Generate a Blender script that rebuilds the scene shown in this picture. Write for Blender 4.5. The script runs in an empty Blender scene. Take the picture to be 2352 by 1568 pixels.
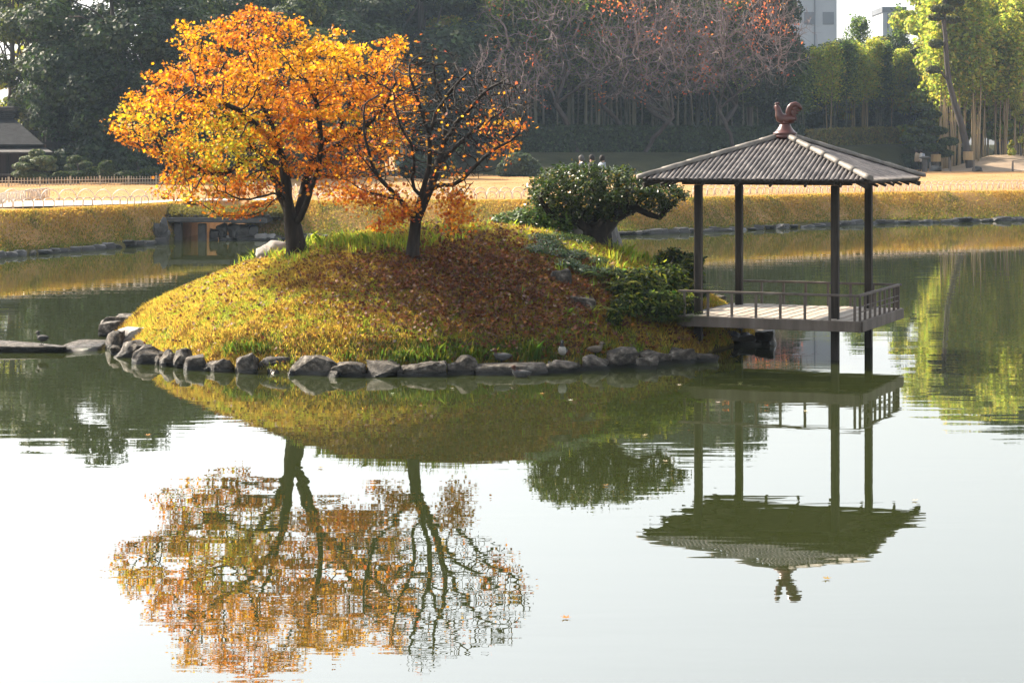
import bpy, bmesh, math, random
import numpy as np
from mathutils import Vector, noise as mnoise

S = bpy.context.scene
C = S.collection
rng = np.random.default_rng(7)
random.seed(7)

# ------------------------------------------------------------------ camera, sky, sun, exposure
CAMH = 3.06          # eye height above the pond
FPX = 4700.0         # focal length, in units of a picture 2352 wide
HOR = 348.0          # row of the horizon in those units
U0 = 1176.0
cam_d = bpy.data.cameras.new('camera'); cam = bpy.data.objects.new('camera', cam_d); C.objects.link(cam)
cam.location = (0, 0, CAMH); cam.rotation_euler = (math.pi/2, 0, 0)
cam_d.sensor_width = 36; cam_d.lens = 36*FPX/2352; cam_d.shift_y = -(784-HOR)/2352
cam_d.clip_start = 0.5; cam_d.clip_end = 4000
S.camera = cam

HAZE = 0.0002
SUN_AZ = math.radians(-57)     # from +Y, negative = to the left
SUN_EL = math.radians(38)
world = bpy.data.worlds.new('World'); S.world = world; world.use_nodes = True
wn = world.node_tree.nodes; wl = world.node_tree.links
sky = wn.new('ShaderNodeTexSky'); sky.sky_type = 'NISHITA'; sky.sun_disc = False
sky.sun_elevation = SUN_EL; sky.sun_rotation = SUN_AZ
sky.air_density = 1.1; sky.dust_density = 2.6; sky.ozone_density = 1.0; sky.altitude = 0
bg = wn['Background']; bg.inputs['Strength'].default_value = 0.135
hs_ = wn.new('ShaderNodeHueSaturation'); hs_.inputs['Saturation'].default_value = .3      # thin bright high cloud whitens the whole sky
wl.new(sky.outputs[0], hs_.inputs['Color']); wl.new(hs_.outputs[0], bg.inputs['Color'])

sd = bpy.data.lights.new('sun', 'SUN'); sun = bpy.data.objects.new('sun', sd); C.objects.link(sun)
sd.energy = 5.0; sd.angle = math.radians(0.6); sd.color = (1.0, 0.86, 0.68)
sdir = Vector((math.sin(SUN_AZ)*math.cos(SUN_EL), math.cos(SUN_AZ)*math.cos(SUN_EL), math.sin(SUN_EL)))
sun.rotation_euler = sdir.to_track_quat('Z', 'Y').to_euler()

S.view_settings.view_transform = 'Standard'; S.view_settings.look = 'None'
S.view_settings.exposure = 1.6; S.view_settings.gamma = 1.0; S.view_settings.use_curve_mapping = False
S.render.engine = 'CYCLES'
cy = S.cycles
cy.use_denoising = True
cy.max_bounces = 7; cy.diffuse_bounces = 3; cy.glossy_bounces = 3; cy.transmission_bounces = 4
cy.transparent_max_bounces = 4; cy.volume_bounces = 0
cy.caustics_reflective = False; cy.caustics_refractive = False
cy.sample_clamp_indirect = 6.0
cy.use_adaptive_sampling = True; cy.adaptive_threshold = 0.02

# ------------------------------------------------------------------ helpers: places
def P(u, v, D):
    """point seen at column u, row v, at depth D"""
    return np.array([(u-U0)/FPX*D, D, CAMH-(v-HOR)/FPX*D])
def W(u, v):
    """point of the pond's surface seen at (u, v)"""
    D = CAMH*FPX/(v-HOR); return np.array([(u-U0)/FPX*D, D, 0.0])

# ------------------------------------------------------------------ helpers: objects
def props(o, label=None, cat=None, group=None, kind=None):
    if label: o['label'] = label
    if cat: o['category'] = cat
    if group: o['group'] = group
    if kind: o['kind'] = kind
    return o
def empty(name, loc=(0, 0, 0), rz=0.0, **k):
    o = bpy.data.objects.new(name, None); C.objects.link(o)
    o.location = loc; o.rotation_euler = (0, 0, rz); o.empty_display_size = 0.2
    return props(o, **k)
def mesh_np(name, V, F, mat, parent=None, smooth=False, col=None, **k):
    """V (n,3); F (m,kk) one polygon size, or a list of index lists; col (m,3) colour per face"""
    me = bpy.data.meshes.new(name)
    V = np.asarray(V, dtype=np.float32)
    if isinstance(F, np.ndarray):
        m, kk = F.shape
        me.vertices.add(len(V)); me.vertices.foreach_set('co', V.ravel())
        me.loops.add(m*kk); me.loops.foreach_set('vertex_index', F.astype(np.int32).ravel())
        me.polygons.add(m)
        me.polygons.foreach_set('loop_start', np.arange(0, m*kk, kk, dtype=np.int32))
        me.update(calc_edges=True)
    else:
        me.from_pydata([tuple(v) for v in V.tolist()], [], [list(map(int, f)) for f in F]); m = len(F)
    if smooth: me.polygons.foreach_set('use_smooth', np.ones(m, dtype=bool))
    if col is not None:
        a = me.attributes.new('col', 'FLOAT_VECTOR', 'FACE')
        a.data.foreach_set('vector', np.asarray(col, dtype=np.float32).ravel())
    if mat: me.materials.append(mat)
    o = bpy.data.objects.new(name, me); C.objects.link(o)
    if parent: o.parent = parent
    return props(o, **k)
class MB:
    """collects simple shapes into one mesh"""
    def __init__(s): s.V = []; s.F = []
    def add(s, V, F):
        n = len(s.V); s.V += [tuple(map(float, v)) for v in V]; s.F += [[i+n for i in f] for f in F]; return s
    def box(s, lo, hi):
        x0, y0, z0 = lo; x1, y1, z1 = hi
        return s.add([(x0,y0,z0),(x1,y0,z0),(x1,y1,z0),(x0,y1,z0),(x0,y0,z1),(x1,y0,z1),(x1,y1,z1),(x0,y1,z1)],
                     [(0,3,2,1),(4,5,6,7),(0,1,5,4),(1,2,6,5),(2,3,7,6),(3,0,4,7)])
    def tube(s, pts, rads, n=8, cap=True, flat=1.0, fb=1.0, ref=(0.31, 0.9, 0.17)):
        pts = [np.asarray(p, float) for p in pts]; V = []; F = []
        if np.isscalar(rads): rads = [rads]*len(pts)
        for i, p in enumerate(pts):
            d = pts[min(i+1, len(pts)-1)]-pts[max(i-1, 0)]; d = d/(np.linalg.norm(d)+1e-9)
            a = np.cross(d, ref); a /= np.linalg.norm(a)+1e-9; b = np.cross(d, a)
            for k in range(n):
                t = 2*math.pi*k/n; V.append(p+rads[i]*(math.cos(t)*a*flat+math.sin(t)*b*fb))
        for i in range(len(pts)-1):
            for k in range(n):
                F.append((i*n+k, i*n+(k+1) % n, (i+1)*n+(k+1) % n, (i+1)*n+k))
        if cap: F.append(tuple(range(n-1, -1, -1))); F.append(tuple((len(pts)-1)*n+k for k in range(n)))
        return s.add(V, F)
    def lathe(s, prof, n=20, c=(0, 0)):
        V = []; F = []
        for r, z in prof:
            for k in range(n):
                t = 2*math.pi*k/n; V.append((c[0]+r*math.cos(t), c[1]+r*math.sin(t), z))
        for i in range(len(prof)-1):
            for k in range(n):
                F.append((i*n+k, i*n+(k+1) % n, (i+1)*n+(k+1) % n, (i+1)*n+k))
        F.append(tuple(range(n-1, -1, -1))); F.append(tuple((len(prof)-1)*n+k for k in range(n)))
        return s.add(V, F)
    def build(s, name, mat, parent=None, smooth=False, bevel=0.0, **k):
        o = mesh_np(name, np.array(s.V), s.F, mat, parent, smooth)
        if bevel:
            bm = bmesh.new(); bm.from_mesh(o.data)
            bmesh.ops.recalc_face_normals(bm, faces=bm.faces)
            bmesh.ops.bevel(bm, geom=list(bm.edges), offset=bevel, segments=1, affect='EDGES')
            bm.to_mesh(o.data); bm.free()
        return props(o, **k)
def inst(src, parent=None, loc=None, rz=None, scale=None):
    o = src.copy(); C.objects.link(o); o.parent = parent
    if loc is not None: o.location = loc
    if rz is not None: o.rotation_euler = (0, 0, rz)
    if scale is not None: o.scale = scale
    return o
def copy_tree(src, loc, rz, scale, label=None):
    r = src.copy(); C.objects.link(r); r.location = loc; r.rotation_euler = (0, 0, rz)
    r.scale = scale if not np.isscalar(scale) else (scale,)*3
    if label: r['label'] = label
    for ch in list(src.children):
        c = ch.copy(); C.objects.link(c); c.parent = r
    return r

# ------------------------------------------------------------------ helpers: materials
ALB = .62     # one scale for all the colours below
def newmat(name):
    m = bpy.data.materials.new(name); m.use_nodes = True
    nt = m.node_tree; nt.nodes.clear(); out = nt.nodes.new('ShaderNodeOutputMaterial')
    return m, nt, out
def noise_ramp(nt, scale, stops, detail=6, rough=.6, stretch=(1, 1, 1), coord='Object', dist=0.0):
    tc = nt.nodes.new('ShaderNodeTexCoord'); mp = nt.nodes.new('ShaderNodeMapping')
    mp.inputs['Scale'].default_value = stretch
    no = nt.nodes.new('ShaderNodeTexNoise'); no.inputs['Scale'].default_value = scale
    no.inputs['Detail'].default_value = detail; no.inputs['Roughness'].default_value = rough
    no.inputs['Distortion'].default_value = dist
    nt.links.new(tc.outputs[coord], mp.inputs[0]); nt.links.new(mp.outputs[0], no.inputs['Vector'])
    r = nt.nodes.new('ShaderNodeValToRGB'); els = r.color_ramp.elements
    while len(els) < len(stops): els.new(0.5)
    for e, (p, c) in zip(els, stops): e.position = p; e.color = (c[0]*ALB, c[1]*ALB, c[2]*ALB, 1)
    nt.links.new(no.outputs['Fac'], r.inputs[0])
    return no, r
def surf_mat(name, stops, scale=4, rough=.8, bump=.3, bscale=None, bdist=.02, stretch=(1, 1, 1), spec=.3, detail=6, wet=False, dist=0.0):
    m, nt, out = newmat(name)
    p = nt.nodes.new('ShaderNodeBsdfPrincipled'); p.inputs['Roughness'].default_value = rough
    p.inputs['Specular IOR Level'].default_value = spec
    no, r = noise_ramp(nt, scale, stops, detail=detail, stretch=stretch, dist=dist)
    if wet:      # tide line: stone just above the pond stays wet, dark and shiny
        ge = nt.nodes.new('ShaderNodeNewGeometry'); sp_ = nt.nodes.new('ShaderNodeSeparateXYZ'); nt.links.new(ge.outputs['Position'], sp_.inputs[0])
        ad = nt.nodes.new('ShaderNodeMath'); ad.operation = 'MULTIPLY_ADD'; nt.links.new(no.outputs['Fac'], ad.inputs[0]); ad.inputs[1].default_value = -.1; nt.links.new(sp_.outputs['Z'], ad.inputs[2])
        mr = nt.nodes.new('ShaderNodeMapRange'); mr.inputs['From Min'].default_value = .0; mr.inputs['From Max'].default_value = .045; nt.links.new(ad.outputs[0], mr.inputs['Value'])
        mc = nt.nodes.new('ShaderNodeMix'); mc.data_type = 'RGBA'; mc.inputs[6].default_value = (.008, .008, .006, 1); nt.links.new(mr.outputs[0], mc.inputs[0]); nt.links.new(r.outputs[0], mc.inputs[7])
        nt.links.new(mc.outputs[2], p.inputs['Base Color'])
        m2 = nt.nodes.new('ShaderNodeMapRange'); m2.inputs['From Max'].default_value = .045; m2.inputs['To Min'].default_value = .2; m2.inputs['To Max'].default_value = rough
        nt.links.new(ad.outputs[0], m2.inputs['Value']); nt.links.new(m2.outputs[0], p.inputs['Roughness'])
    else: nt.links.new(r.outputs[0], p.inputs['Base Color'])
    if bump:
        n2, _ = noise_ramp(nt, bscale or scale*4, [(0, (0, 0, 0)), (1, (1, 1, 1))], detail=8, rough=.7, stretch=stretch)
        b = nt.nodes.new('ShaderNodeBump'); b.inputs['Strength'].default_value = bump; b.inputs['Distance'].default_value = bdist
        nt.links.new(n2.outputs['Fac'], b.inputs['Height']); nt.links.new(b.outputs[0], p.inputs['Normal'])
    nt.links.new(p.outputs[0], out.inputs[0]); return m
def leaf_mat(name, trans=.5, rough=.5, spec=.3, colour=None, tsat=1.0):
    """leaves and blades: colour per face from 'col', light passes through"""
    m, nt, out = newmat(name)
    if colour is None:
        a = nt.nodes.new('ShaderNodeAttribute'); a.attribute_name = 'col'; c = a.outputs['Vector']
    else:
        a = nt.nodes.new('ShaderNodeRGB'); a.outputs[0].default_value = (*colour, 1); c = a.outputs[0]
    p = nt.nodes.new('ShaderNodeBsdfPrincipled'); p.inputs['Roughness'].default_value = rough
    p.inputs['Specular IOR Level'].default_value = spec
    t = nt.nodes.new('ShaderNodeBsdfTranslucent'); mx = nt.nodes.new('ShaderNodeMixShader'); mx.inputs[0].default_value = trans
    g = nt.nodes.new('ShaderNodeMix'); g.data_type = 'RGBA'; g.blend_type = 'MULTIPLY'; g.inputs[0].default_value = 1.0
    g.inputs[7].default_value = (1.1*tsat, 1.15*tsat, .8*tsat, 1)
    nt.links.new(c, g.inputs[6]); nt.links.new(g.outputs[2], t.inputs['Color'])
    nt.links.new(c, p.inputs['Base Color'])
    nt.links.new(p.outputs[0], mx.inputs[1]); nt.links.new(t.outputs[0], mx.inputs[2]); nt.links.new(mx.outputs[0], out.inputs[0])
    return m
def jitter(base, n, amt=.15, hue=.08):
    b = np.asarray(base, float); c = np.tile(b, (n, 1)) if b.ndim == 1 else b.copy()
    c *= (1+amt*rng.standard_normal((len(c), 1))).clip(.35, 1.8)
    c *= 1+hue*rng.standard_normal((len(c), 3))
    return (c*ALB).clip(.003, .95)
def pick(cols, w, n):
    cols = np.asarray(cols, float); w = np.asarray(w, float); return cols[rng.choice(len(cols), n, p=w/w.sum())]

# ------------------------------------------------------------------ helpers: foliage
MAPLE = np.array([(0,-.35),(.18,-.12),(.5,-.22),(.3,.08),(.46,.42),(.16,.28),(0,.62),(-.16,.28),(-.46,.42),(-.3,.08),(-.5,-.22),(-.18,-.12)])
OVAL = np.array([(0,-.5),(.2,-.22),(.24,.08),(0,.5),(-.24,.08),(-.2,-.22)])
QUAD = np.array([(0,-.5),(.3,-.05),(0,.5),(-.3,.05)])
TRI = np.array([(-.25,-.3),(.25,-.3),(0,.5)])
CLUMP = np.array([(-.1,-.5),(.35,-.35),(.2,-.05),(.5,.2),(.1,.2),(0,.5),(-.25,.15),(-.5,.05),(-.25,-.2)])
def leaves_np(cen, size, tmpl, nrm=None, bend=.15):
    n = len(cen); k = len(tmpl)
    N = rng.standard_normal((n, 3)) if nrm is None else nrm
    N = N/(np.linalg.norm(N, axis=1, keepdims=True)+1e-9)
    R = rng.standard_normal((n, 3)); A = np.cross(N, R); A /= np.linalg.norm(A, axis=1, keepdims=True)+1e-9
    B = np.cross(N, A)
    s = np.broadcast_to(np.asarray(size, float).reshape(-1, 1, 1), (n, 1, 1))
    T = tmpl
    z = bend*(T[:, 0]**2+T[:, 1]**2)*2
    V = cen[:, None, :]+s*(T[None, :, 0:1]*A[:, None, :]+T[None, :, 1:2]*B[:, None, :]+z[None, :, None]*N[:, None, :])
    return V.reshape(-1, 3), np.arange(n*k).reshape(n, k)
def in_poly(pts, poly):
    x, y = pts[:, 0], pts[:, 1]; r = np.zeros(len(pts), bool); n = len(poly)
    for i in range(n):
        x1, y1 = poly[i]; x2, y2 = poly[(i+1) % n]
        c = ((y1 > y) != (y2 > y)) & (x < (x2-x1)*(y-y1)/((y2-y1) or 1e-9)+x1); r ^= c
    return r
def poly_dist(pts, poly):
    poly = np.asarray(poly, float); d = np.full(len(pts), 1e9)
    for i in range(len(poly)):
        a = poly[i]; b = poly[(i+1) % len(poly)]; ab = b-a
        t = (((pts-a) @ ab)/(ab @ ab)).clip(0, 1); d = np.minimum(d, np.linalg.norm(pts-(a+t[:, None]*ab), axis=1))
    return d
def volume_pts(poly, D, thick, n):
    """n points through a crown whose outline at depth D is poly; thick = half depth"""
    poly = np.asarray(poly, float); lo = poly.min(0); hi = poly.max(0); out = []
    q = rng.uniform(lo, hi, (n*5, 2)); q = q[in_poly(q, poly)]
    d = poly_dist(q, poly); f = np.sqrt((d/d.max()).clip(0, 1))
    keep = rng.random(len(q)) < (.25+.75*f); q = q[keep][:n]; f = f[keep][:n]
    y = D+thick*f*rng.uniform(-1, 1, len(q))
    return np.stack([(q[:, 0]-U0)/FPX*D, y, CAMH-(q[:, 1]-HOR)/FPX*D], 1)
def grow(seeds, att, step=.12, kill=.2, reach=2.5, iters=120, jit=.25, up=0.05):
    """space colonisation from seed polylines; returns pos, parent"""
    pos = []; par = []
    for pl, start in seeds:
        prev = -1
        if start is not None and pos:
            prev = int(np.argmin(np.linalg.norm(np.array(pos)-np.asarray(pl[0]), axis=1)))
            pl = pl[1:]
        last = np.array(pos[prev]) if prev >= 0 else None
        for p in pl:
            p = np.asarray(p, float)
            if last is None: pos.append(p); par.append(-1); prev = len(pos)-1; last = p; continue
            L = np.linalg.norm(p-last); k = max(1, int(L/(step*1.2)))
            for j in range(1, k+1):
                q = last+(p-last)*j/k+(rng.standard_normal(3)*step*.12 if j < k else 0)
                pos.append(q); par.append(prev); prev = len(pos)-1
            last = p
    pos = np.array(pos); par = list(par)
    A = att.copy(); nd = np.full(len(A), 1e9); ni = np.zeros(len(A), int)
    def upd(lo):
        nonlocal nd, ni
        new = pos[lo:]
        for c in range(0, len(new), 400):
            d = np.linalg.norm(A[:, None]-new[None, c:c+400], axis=2); j = d.argmin(1); dm = d[np.arange(len(A)), j]
            m = dm < nd; nd[m] = dm[m]; ni[m] = lo+c+j[m]
    upd(0)
    for it in range(iters):
        act = nd < reach
        if not act.any(): break
        idx = ni[act]; dirs = A[act]-pos[idx]; dirs /= np.linalg.norm(dirs, axis=1, keepdims=True)+1e-9
        u, inv = np.unique(idx, return_inverse=True); s = np.zeros((len(u), 3)); np.add.at(s, inv, dirs)
        s /= np.linalg.norm(s, axis=1, keepdims=True)+1e-9
        s += jit*rng.standard_normal(s.shape); s[:, 2] += up; s /= np.linalg.norm(s, axis=1, keepdims=True)+1e-9
        new = pos[u]+s*step; lo = len(pos); pos = np.vstack([pos, new]); par += u.tolist()
        upd(lo)
        keep = nd > kill; A = A[keep]; nd = nd[keep]; ni = ni[keep]
        if len(A) < 3: break
    return pos, np.array(par)
def radii(pos, par, tip=.006, p=2.3, rmax=None):
    n = len(pos); a = np.zeros(n); kids = np.zeros(n, int)
    for i in range(n):
        if par[i] >= 0: kids[par[i]] += 1
    r = np.zeros(n)
    for i in range(n-1, -1, -1):
        r[i] = (a[i] if kids[i] else tip**p)**(1/p)
        if par[i] >= 0: a[par[i]] += r[i]**p
    if rmax: # squeeze into a believable range
        k = math.log(rmax/tip)/math.log(max(r.max(), tip*1.01)/tip); r = tip*(r/tip)**k
    return r, kids
def wood_np(pos, par, r, sel, sides, flare=None):
    """frustums for the nodes in sel; main child shares its parent's ring"""
    n = len(pos); main = np.full(n, -1)
    for i in range(n):
        q = par[i]
        if q >= 0 and (main[q] < 0 or r[i] > r[main[q]]): main[q] = i
    dirs = np.zeros((n, 3))
    for i in range(n):
        q = par[i]
        if q >= 0: dirs[i] += (pos[i]-pos[q])
        if main[i] >= 0: dirs[i] += pos[main[i]]-pos[i]
    dirs /= np.linalg.norm(dirs, axis=1, keepdims=True)+1e-9
    t = np.arange(sides)*2*math.pi/sides; ct = np.cos(t); st = np.sin(t)
    ref = np.array([.31, .9, .17])
    def rings(pp, dd, rr):
        a = np.cross(dd, ref); a /= np.linalg.norm(a, axis=1, keepdims=True)+1e-9; b = np.cross(dd, a)
        return pp[:, None]+rr[:, None, None]*(ct[None, :, None]*a[:, None]+st[None, :, None]*b[:, None])
    idx = np.where(sel & (par >= 0))[0]
    need = np.unique(np.concatenate([idx, par[idx]])); mp = {int(k): j for j, k in enumerate(need)}
    V = [rings(pos[need], dirs[need], r[need]).reshape(-1, 3)]
    nonmain = np.array([i for i in idx if main[par[i]] != i], int)
    base = len(need)
    if len(nonmain):
        d2 = pos[nonmain]-pos[par[nonmain]]; d2 /= np.linalg.norm(d2, axis=1, keepdims=True)+1e-9
        V.append(rings(pos[par[nonmain]], d2, np.minimum(r[par[nonmain]], r[nonmain]*1.25)).reshape(-1, 3))
    mp2 = {int(k): base+j for j, k in enumerate(nonmain)}
    lo = np.array([mp2.get(int(i), mp[int(par[i])]) for i in idx]); hi = np.array([mp[int(i)] for i in idx])
    k = np.arange(sides); k2 = (k+1) % sides
    F = np.stack([lo[:, None]*sides+k, lo[:, None]*sides+k2, hi[:, None]*sides+k2, hi[:, None]*sides+k], 2).reshape(-1, 4)
    return np.concatenate(V), F
def hull_rock(w, d, h, seed, rough=.12, pts=20, box=.55):
    """angular boulder, bottom at z=0"""
    rs = np.random.default_rng(seed); bm = bmesh.new()
    q = rs.standard_normal((pts, 3)); q /= np.linalg.norm(q, axis=1, keepdims=True)
    q = np.sign(q)*np.abs(q)**box; q *= rs.uniform(.8, 1, (pts, 1))
    q /= np.abs(q).max(0)
    for p in q: bm.verts.new(Vector((p[0]*w/2, p[1]*d/2, p[2]*h/2)))
    r = bmesh.ops.convex_hull(bm, input=bm.verts)
    bmesh.ops.delete(bm, geom=[v for v in bm.verts if not v.link_faces], context='VERTS')
    bmesh.ops.bevel(bm, geom=list(bm.edges), offset=min(w, d, h)*.07, segments=1, affect='EDGES', clamp_overlap=True)
    bmesh.ops.triangulate(bm, faces=bm.faces)
    bmesh.ops.subdivide_edges(bm, edges=list(bm.edges), cuts=1, use_grid_fill=True)
    m = min(w, d, h); off = Vector(rs.uniform(-50, 50, 3))
    for v in bm.verts:
        n = v.co.normalized(); f = mnoise.fractal(v.co/m*1.6+off, 1.0, 2.0, 3)
        v.co += n*f*m*rough
    for v in bm.verts: v.co.z += h/2
    me = bpy.data.meshes.new('rock'); bm.to_mesh(me); bm.free(); me.polygons.foreach_set('use_smooth', np.ones(len(me.polygons), bool))
    try: me.set_sharp_from_angle(angle=math.radians(38))
    except Exception: pass
    return me
def rock(name, me, mat, loc, rz=0.0, parent=None, tilt=(0, 0), **k):
    me.materials.append(mat); o = bpy.data.objects.new(name, me); C.objects.link(o)
    o.location = loc; o.rotation_euler = (tilt[0], tilt[1], rz)
    if parent: o.parent = parent
    return props(o, **k)
def cloudy(x, y, s, seed=0, z=0.0):
    return np.array([mnoise.noise(Vector((a*s+seed, b*s-seed, z))) for a, b in zip(x, y)])

# ------------------------------------------------------------------ materials
M_rock = surf_mat('rock', [(.34, (.018,.015,.012)), (.47, (.07,.06,.048)), (.58, (.19,.165,.135)), (.72, (.5,.46,.4))], scale=11, bump=.8, bdist=.04, rough=.75, wet=True)  # mottling widened so its colours suggest lit tops and shaded sides
M_rock_dark = surf_mat('wet_dark_rock', [(.3, (.016,.015,.013)), (.55, (.045,.04,.034)), (.75, (.12,.11,.095))], scale=5, bump=.6, bdist=.03, rough=.45, spec=.5, wet=True)
M_rock_pale = surf_mat('pale_rock', [(.2, (.2,.19,.18)), (.5, (.42,.4,.37)), (1, (.62,.6,.56))], scale=4, bump=.5, bdist=.03, rough=.85, wet=True)
M_wood_grey = surf_mat('weathered_wood', [(.25, (.085,.066,.052)), (.5, (.16,.13,.108)), (.8, (.27,.23,.195))], scale=6, stretch=(1, 1, .12), bump=.4, bdist=.008, rough=.8)
M_wood_post = surf_mat('old_post_wood', [(.25, (.012,.009,.007)), (.5, (.03,.024,.019)), (.8, (.1,.08,.062))], scale=14, stretch=(1, 1, .08), bump=.4, bdist=.006, rough=.8)
M_wood_dark = surf_mat('dark_wood', [(.25, (.02,.016,.013)), (.7, (.06,.048,.038)), (1, (.1,.08,.06))], scale=8, stretch=(1, 1, .2), bump=.3, bdist=.006, rough=.8)
M_plank = surf_mat('deck_plank_wood', [(.2, (.38,.32,.26)), (.5, (.55,.48,.4)), (.9, (.68,.61,.52))], scale=9, stretch=(1, .1, 1), bump=.3, bdist=.005, rough=.75)
M_tile = surf_mat('split_bamboo', [(.25, (.035,.03,.03)), (.5, (.11,.098,.095)), (.8, (.3,.27,.25))], scale=5, stretch=(1, 1, 1), bump=.4, bdist=.01, rough=.6, spec=.4)
M_hip = surf_mat('split_bamboo_ridge', [(.25, (.08,.07,.062)), (.5, (.22,.195,.165)), (.85, (.48,.43,.37))], scale=4, bump=.35, bdist=.01, rough=.6, spec=.4)
M_rooster = surf_mat('glazed_brown_clay', [(.25, (.045,.009,.005)), (.55, (.11,.023,.012)), (.9, (.2,.055,.034))], scale=9, bump=.1, bdist=.01, rough=.3, spec=.6)
M_soil = surf_mat('soil_under_grass', [(.2, (.06,.045,.015)), (.5, (.13,.11,.03)), (.8, (.22,.17,.05))], scale=1.6, bump=.8, bscale=22, bdist=.05, rough=.95)
M_lawn = surf_mat('dry_lawn', [(.25, (.36,.195,.07)), (.5, (.5,.29,.12)), (.8, (.6,.37,.17))], scale=.35, bump=.8, bscale=6, bdist=.06, rough=.95, stretch=(1, .6, 1), spec=.1)
M_bankshade = surf_mat('shaded_green_bank', [(.25, (.025,.03,.015)), (.5, (.05,.055,.026)), (.8, (.09,.085,.04))], scale=.5, bump=.8, bscale=5, bdist=.1, rough=.95, spec=.1)  # bank grass with the wood's deep shade mixed into its colour
M_path = surf_mat('sand_path', [(.2, (.7,.6,.46)), (.8, (.9,.8,.66))], scale=1.5, bump=.3, bdist=.02, rough=.95)
M_bark = surf_mat('maple_bark', [(.3, (.009,.007,.006)), (.55, (.028,.021,.016)), (.8, (.1,.08,.063))], scale=9, stretch=(1, 1, .25), bump=.7, bdist=.015, rough=.85)
M_bark_far = surf_mat('far_bark', [(.2, (.05,.042,.035)), (.8, (.16,.13,.11))], scale=3, stretch=(1, 1, .2), bump=.3, bdist=.03, rough=.9)
M_bark_bare = surf_mat('bare_cherry_bark', [(.2, (.02,.016,.015)), (.8, (.12,.1,.09))], scale=3, stretch=(1, 1, .3), bump=.2, bdist=.03, rough=.8)
M_twig = surf_mat('pale_twig', [(.2, (.18,.13,.12)), (.8, (.44,.34,.32))], scale=3, bump=0, rough=.8)
M_culm = surf_mat('bamboo_culm', [(.2, (.07,.08,.04)), (.8, (.22,.22,.14))], scale=2, stretch=(1, 1, .1), bump=.1, bdist=.02, rough=.5)
M_culm_tan = surf_mat('dry_bamboo_culm', [(.2, (.3,.22,.11)), (.8, (.62,.47,.27))], scale=2, stretch=(1, 1, .1), bump=.1, bdist=.02, rough=.5)
M_thatch = surf_mat('grey_thatch', [(.2, (.022,.023,.025)), (.8, (.06,.062,.066))], scale=3, bscale=20, bump=.7, bdist=.05, rough=1, spec=.05)
M_wall = surf_mat('dark_house_wall', [(.2, (.035,.022,.02)), (.8, (.09,.062,.055))], scale=3, stretch=(2, 1, .15), bump=.2, bdist=.02, rough=.85)
M_copper = surf_mat('green_copper', [(.2, (.12,.28,.26)), (.8, (.26,.46,.43))], scale=4, bump=.2, bdist=.01, rough=.6)
M_bamboo_fence = surf_mat('bamboo_fence', [(.2, (.5,.38,.24)), (.8, (.85,.7,.5))], scale=6, bump=.1, bdist=.01, rough=.6)
M_hoop = surf_mat('bamboo_hoop', [(.2, (.6,.48,.38)), (.8, (.95,.85,.75))], scale=8, bump=.1, bdist=.01, rough=.4, spec=.5)
M_concrete = surf_mat('pale_building', [(.2, (.4,.43,.47)), (.8, (.5,.53,.57))], scale=.3, bump=.05, rough=.8)
M_concrete_dark = surf_mat('building_trim', [(.2, (.16,.18,.21)), (.8, (.22,.24,.27))], scale=.3, bump=.05, rough=.8)
M_stone_beam = surf_mat('granite_beam', [(.2, (.06,.058,.055)), (.8, (.17,.16,.15))], scale=5, bump=.4, bdist=.02, rough=.8)
M_stake = surf_mat('grey_stake', [(.2, (.14,.12,.1)), (.8, (.3,.26,.22))], scale=5, bump=.1, bdist=.02)
M_wrap = surf_mat('straw_wrap', [(.2, (.45,.3,.14)), (.8, (.65,.46,.24))], scale=5, stretch=(1, 1, 6), bump=.4, bdist=.03)
L_maple = leaf_mat('maple_leaves', trans=.62, rough=.5, spec=.25, tsat=1.25)
L_grass = leaf_mat('grass_blades', trans=.5, rough=.55, spec=.2, tsat=1.2)
L_litter = leaf_mat('fallen_leaves', trans=.25, rough=.6, spec=.25)
L_gloss = leaf_mat('glossy_leaves', trans=.25, rough=.34, spec=.35, tsat=1.3)
L_tree = leaf_mat('tree_leaves', trans=.35, rough=.55, spec=.25, tsat=1.1)
L_bamboo = leaf_mat('bamboo_leaves', trans=.62, rough=.5, spec=.25, tsat=1.3)

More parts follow.
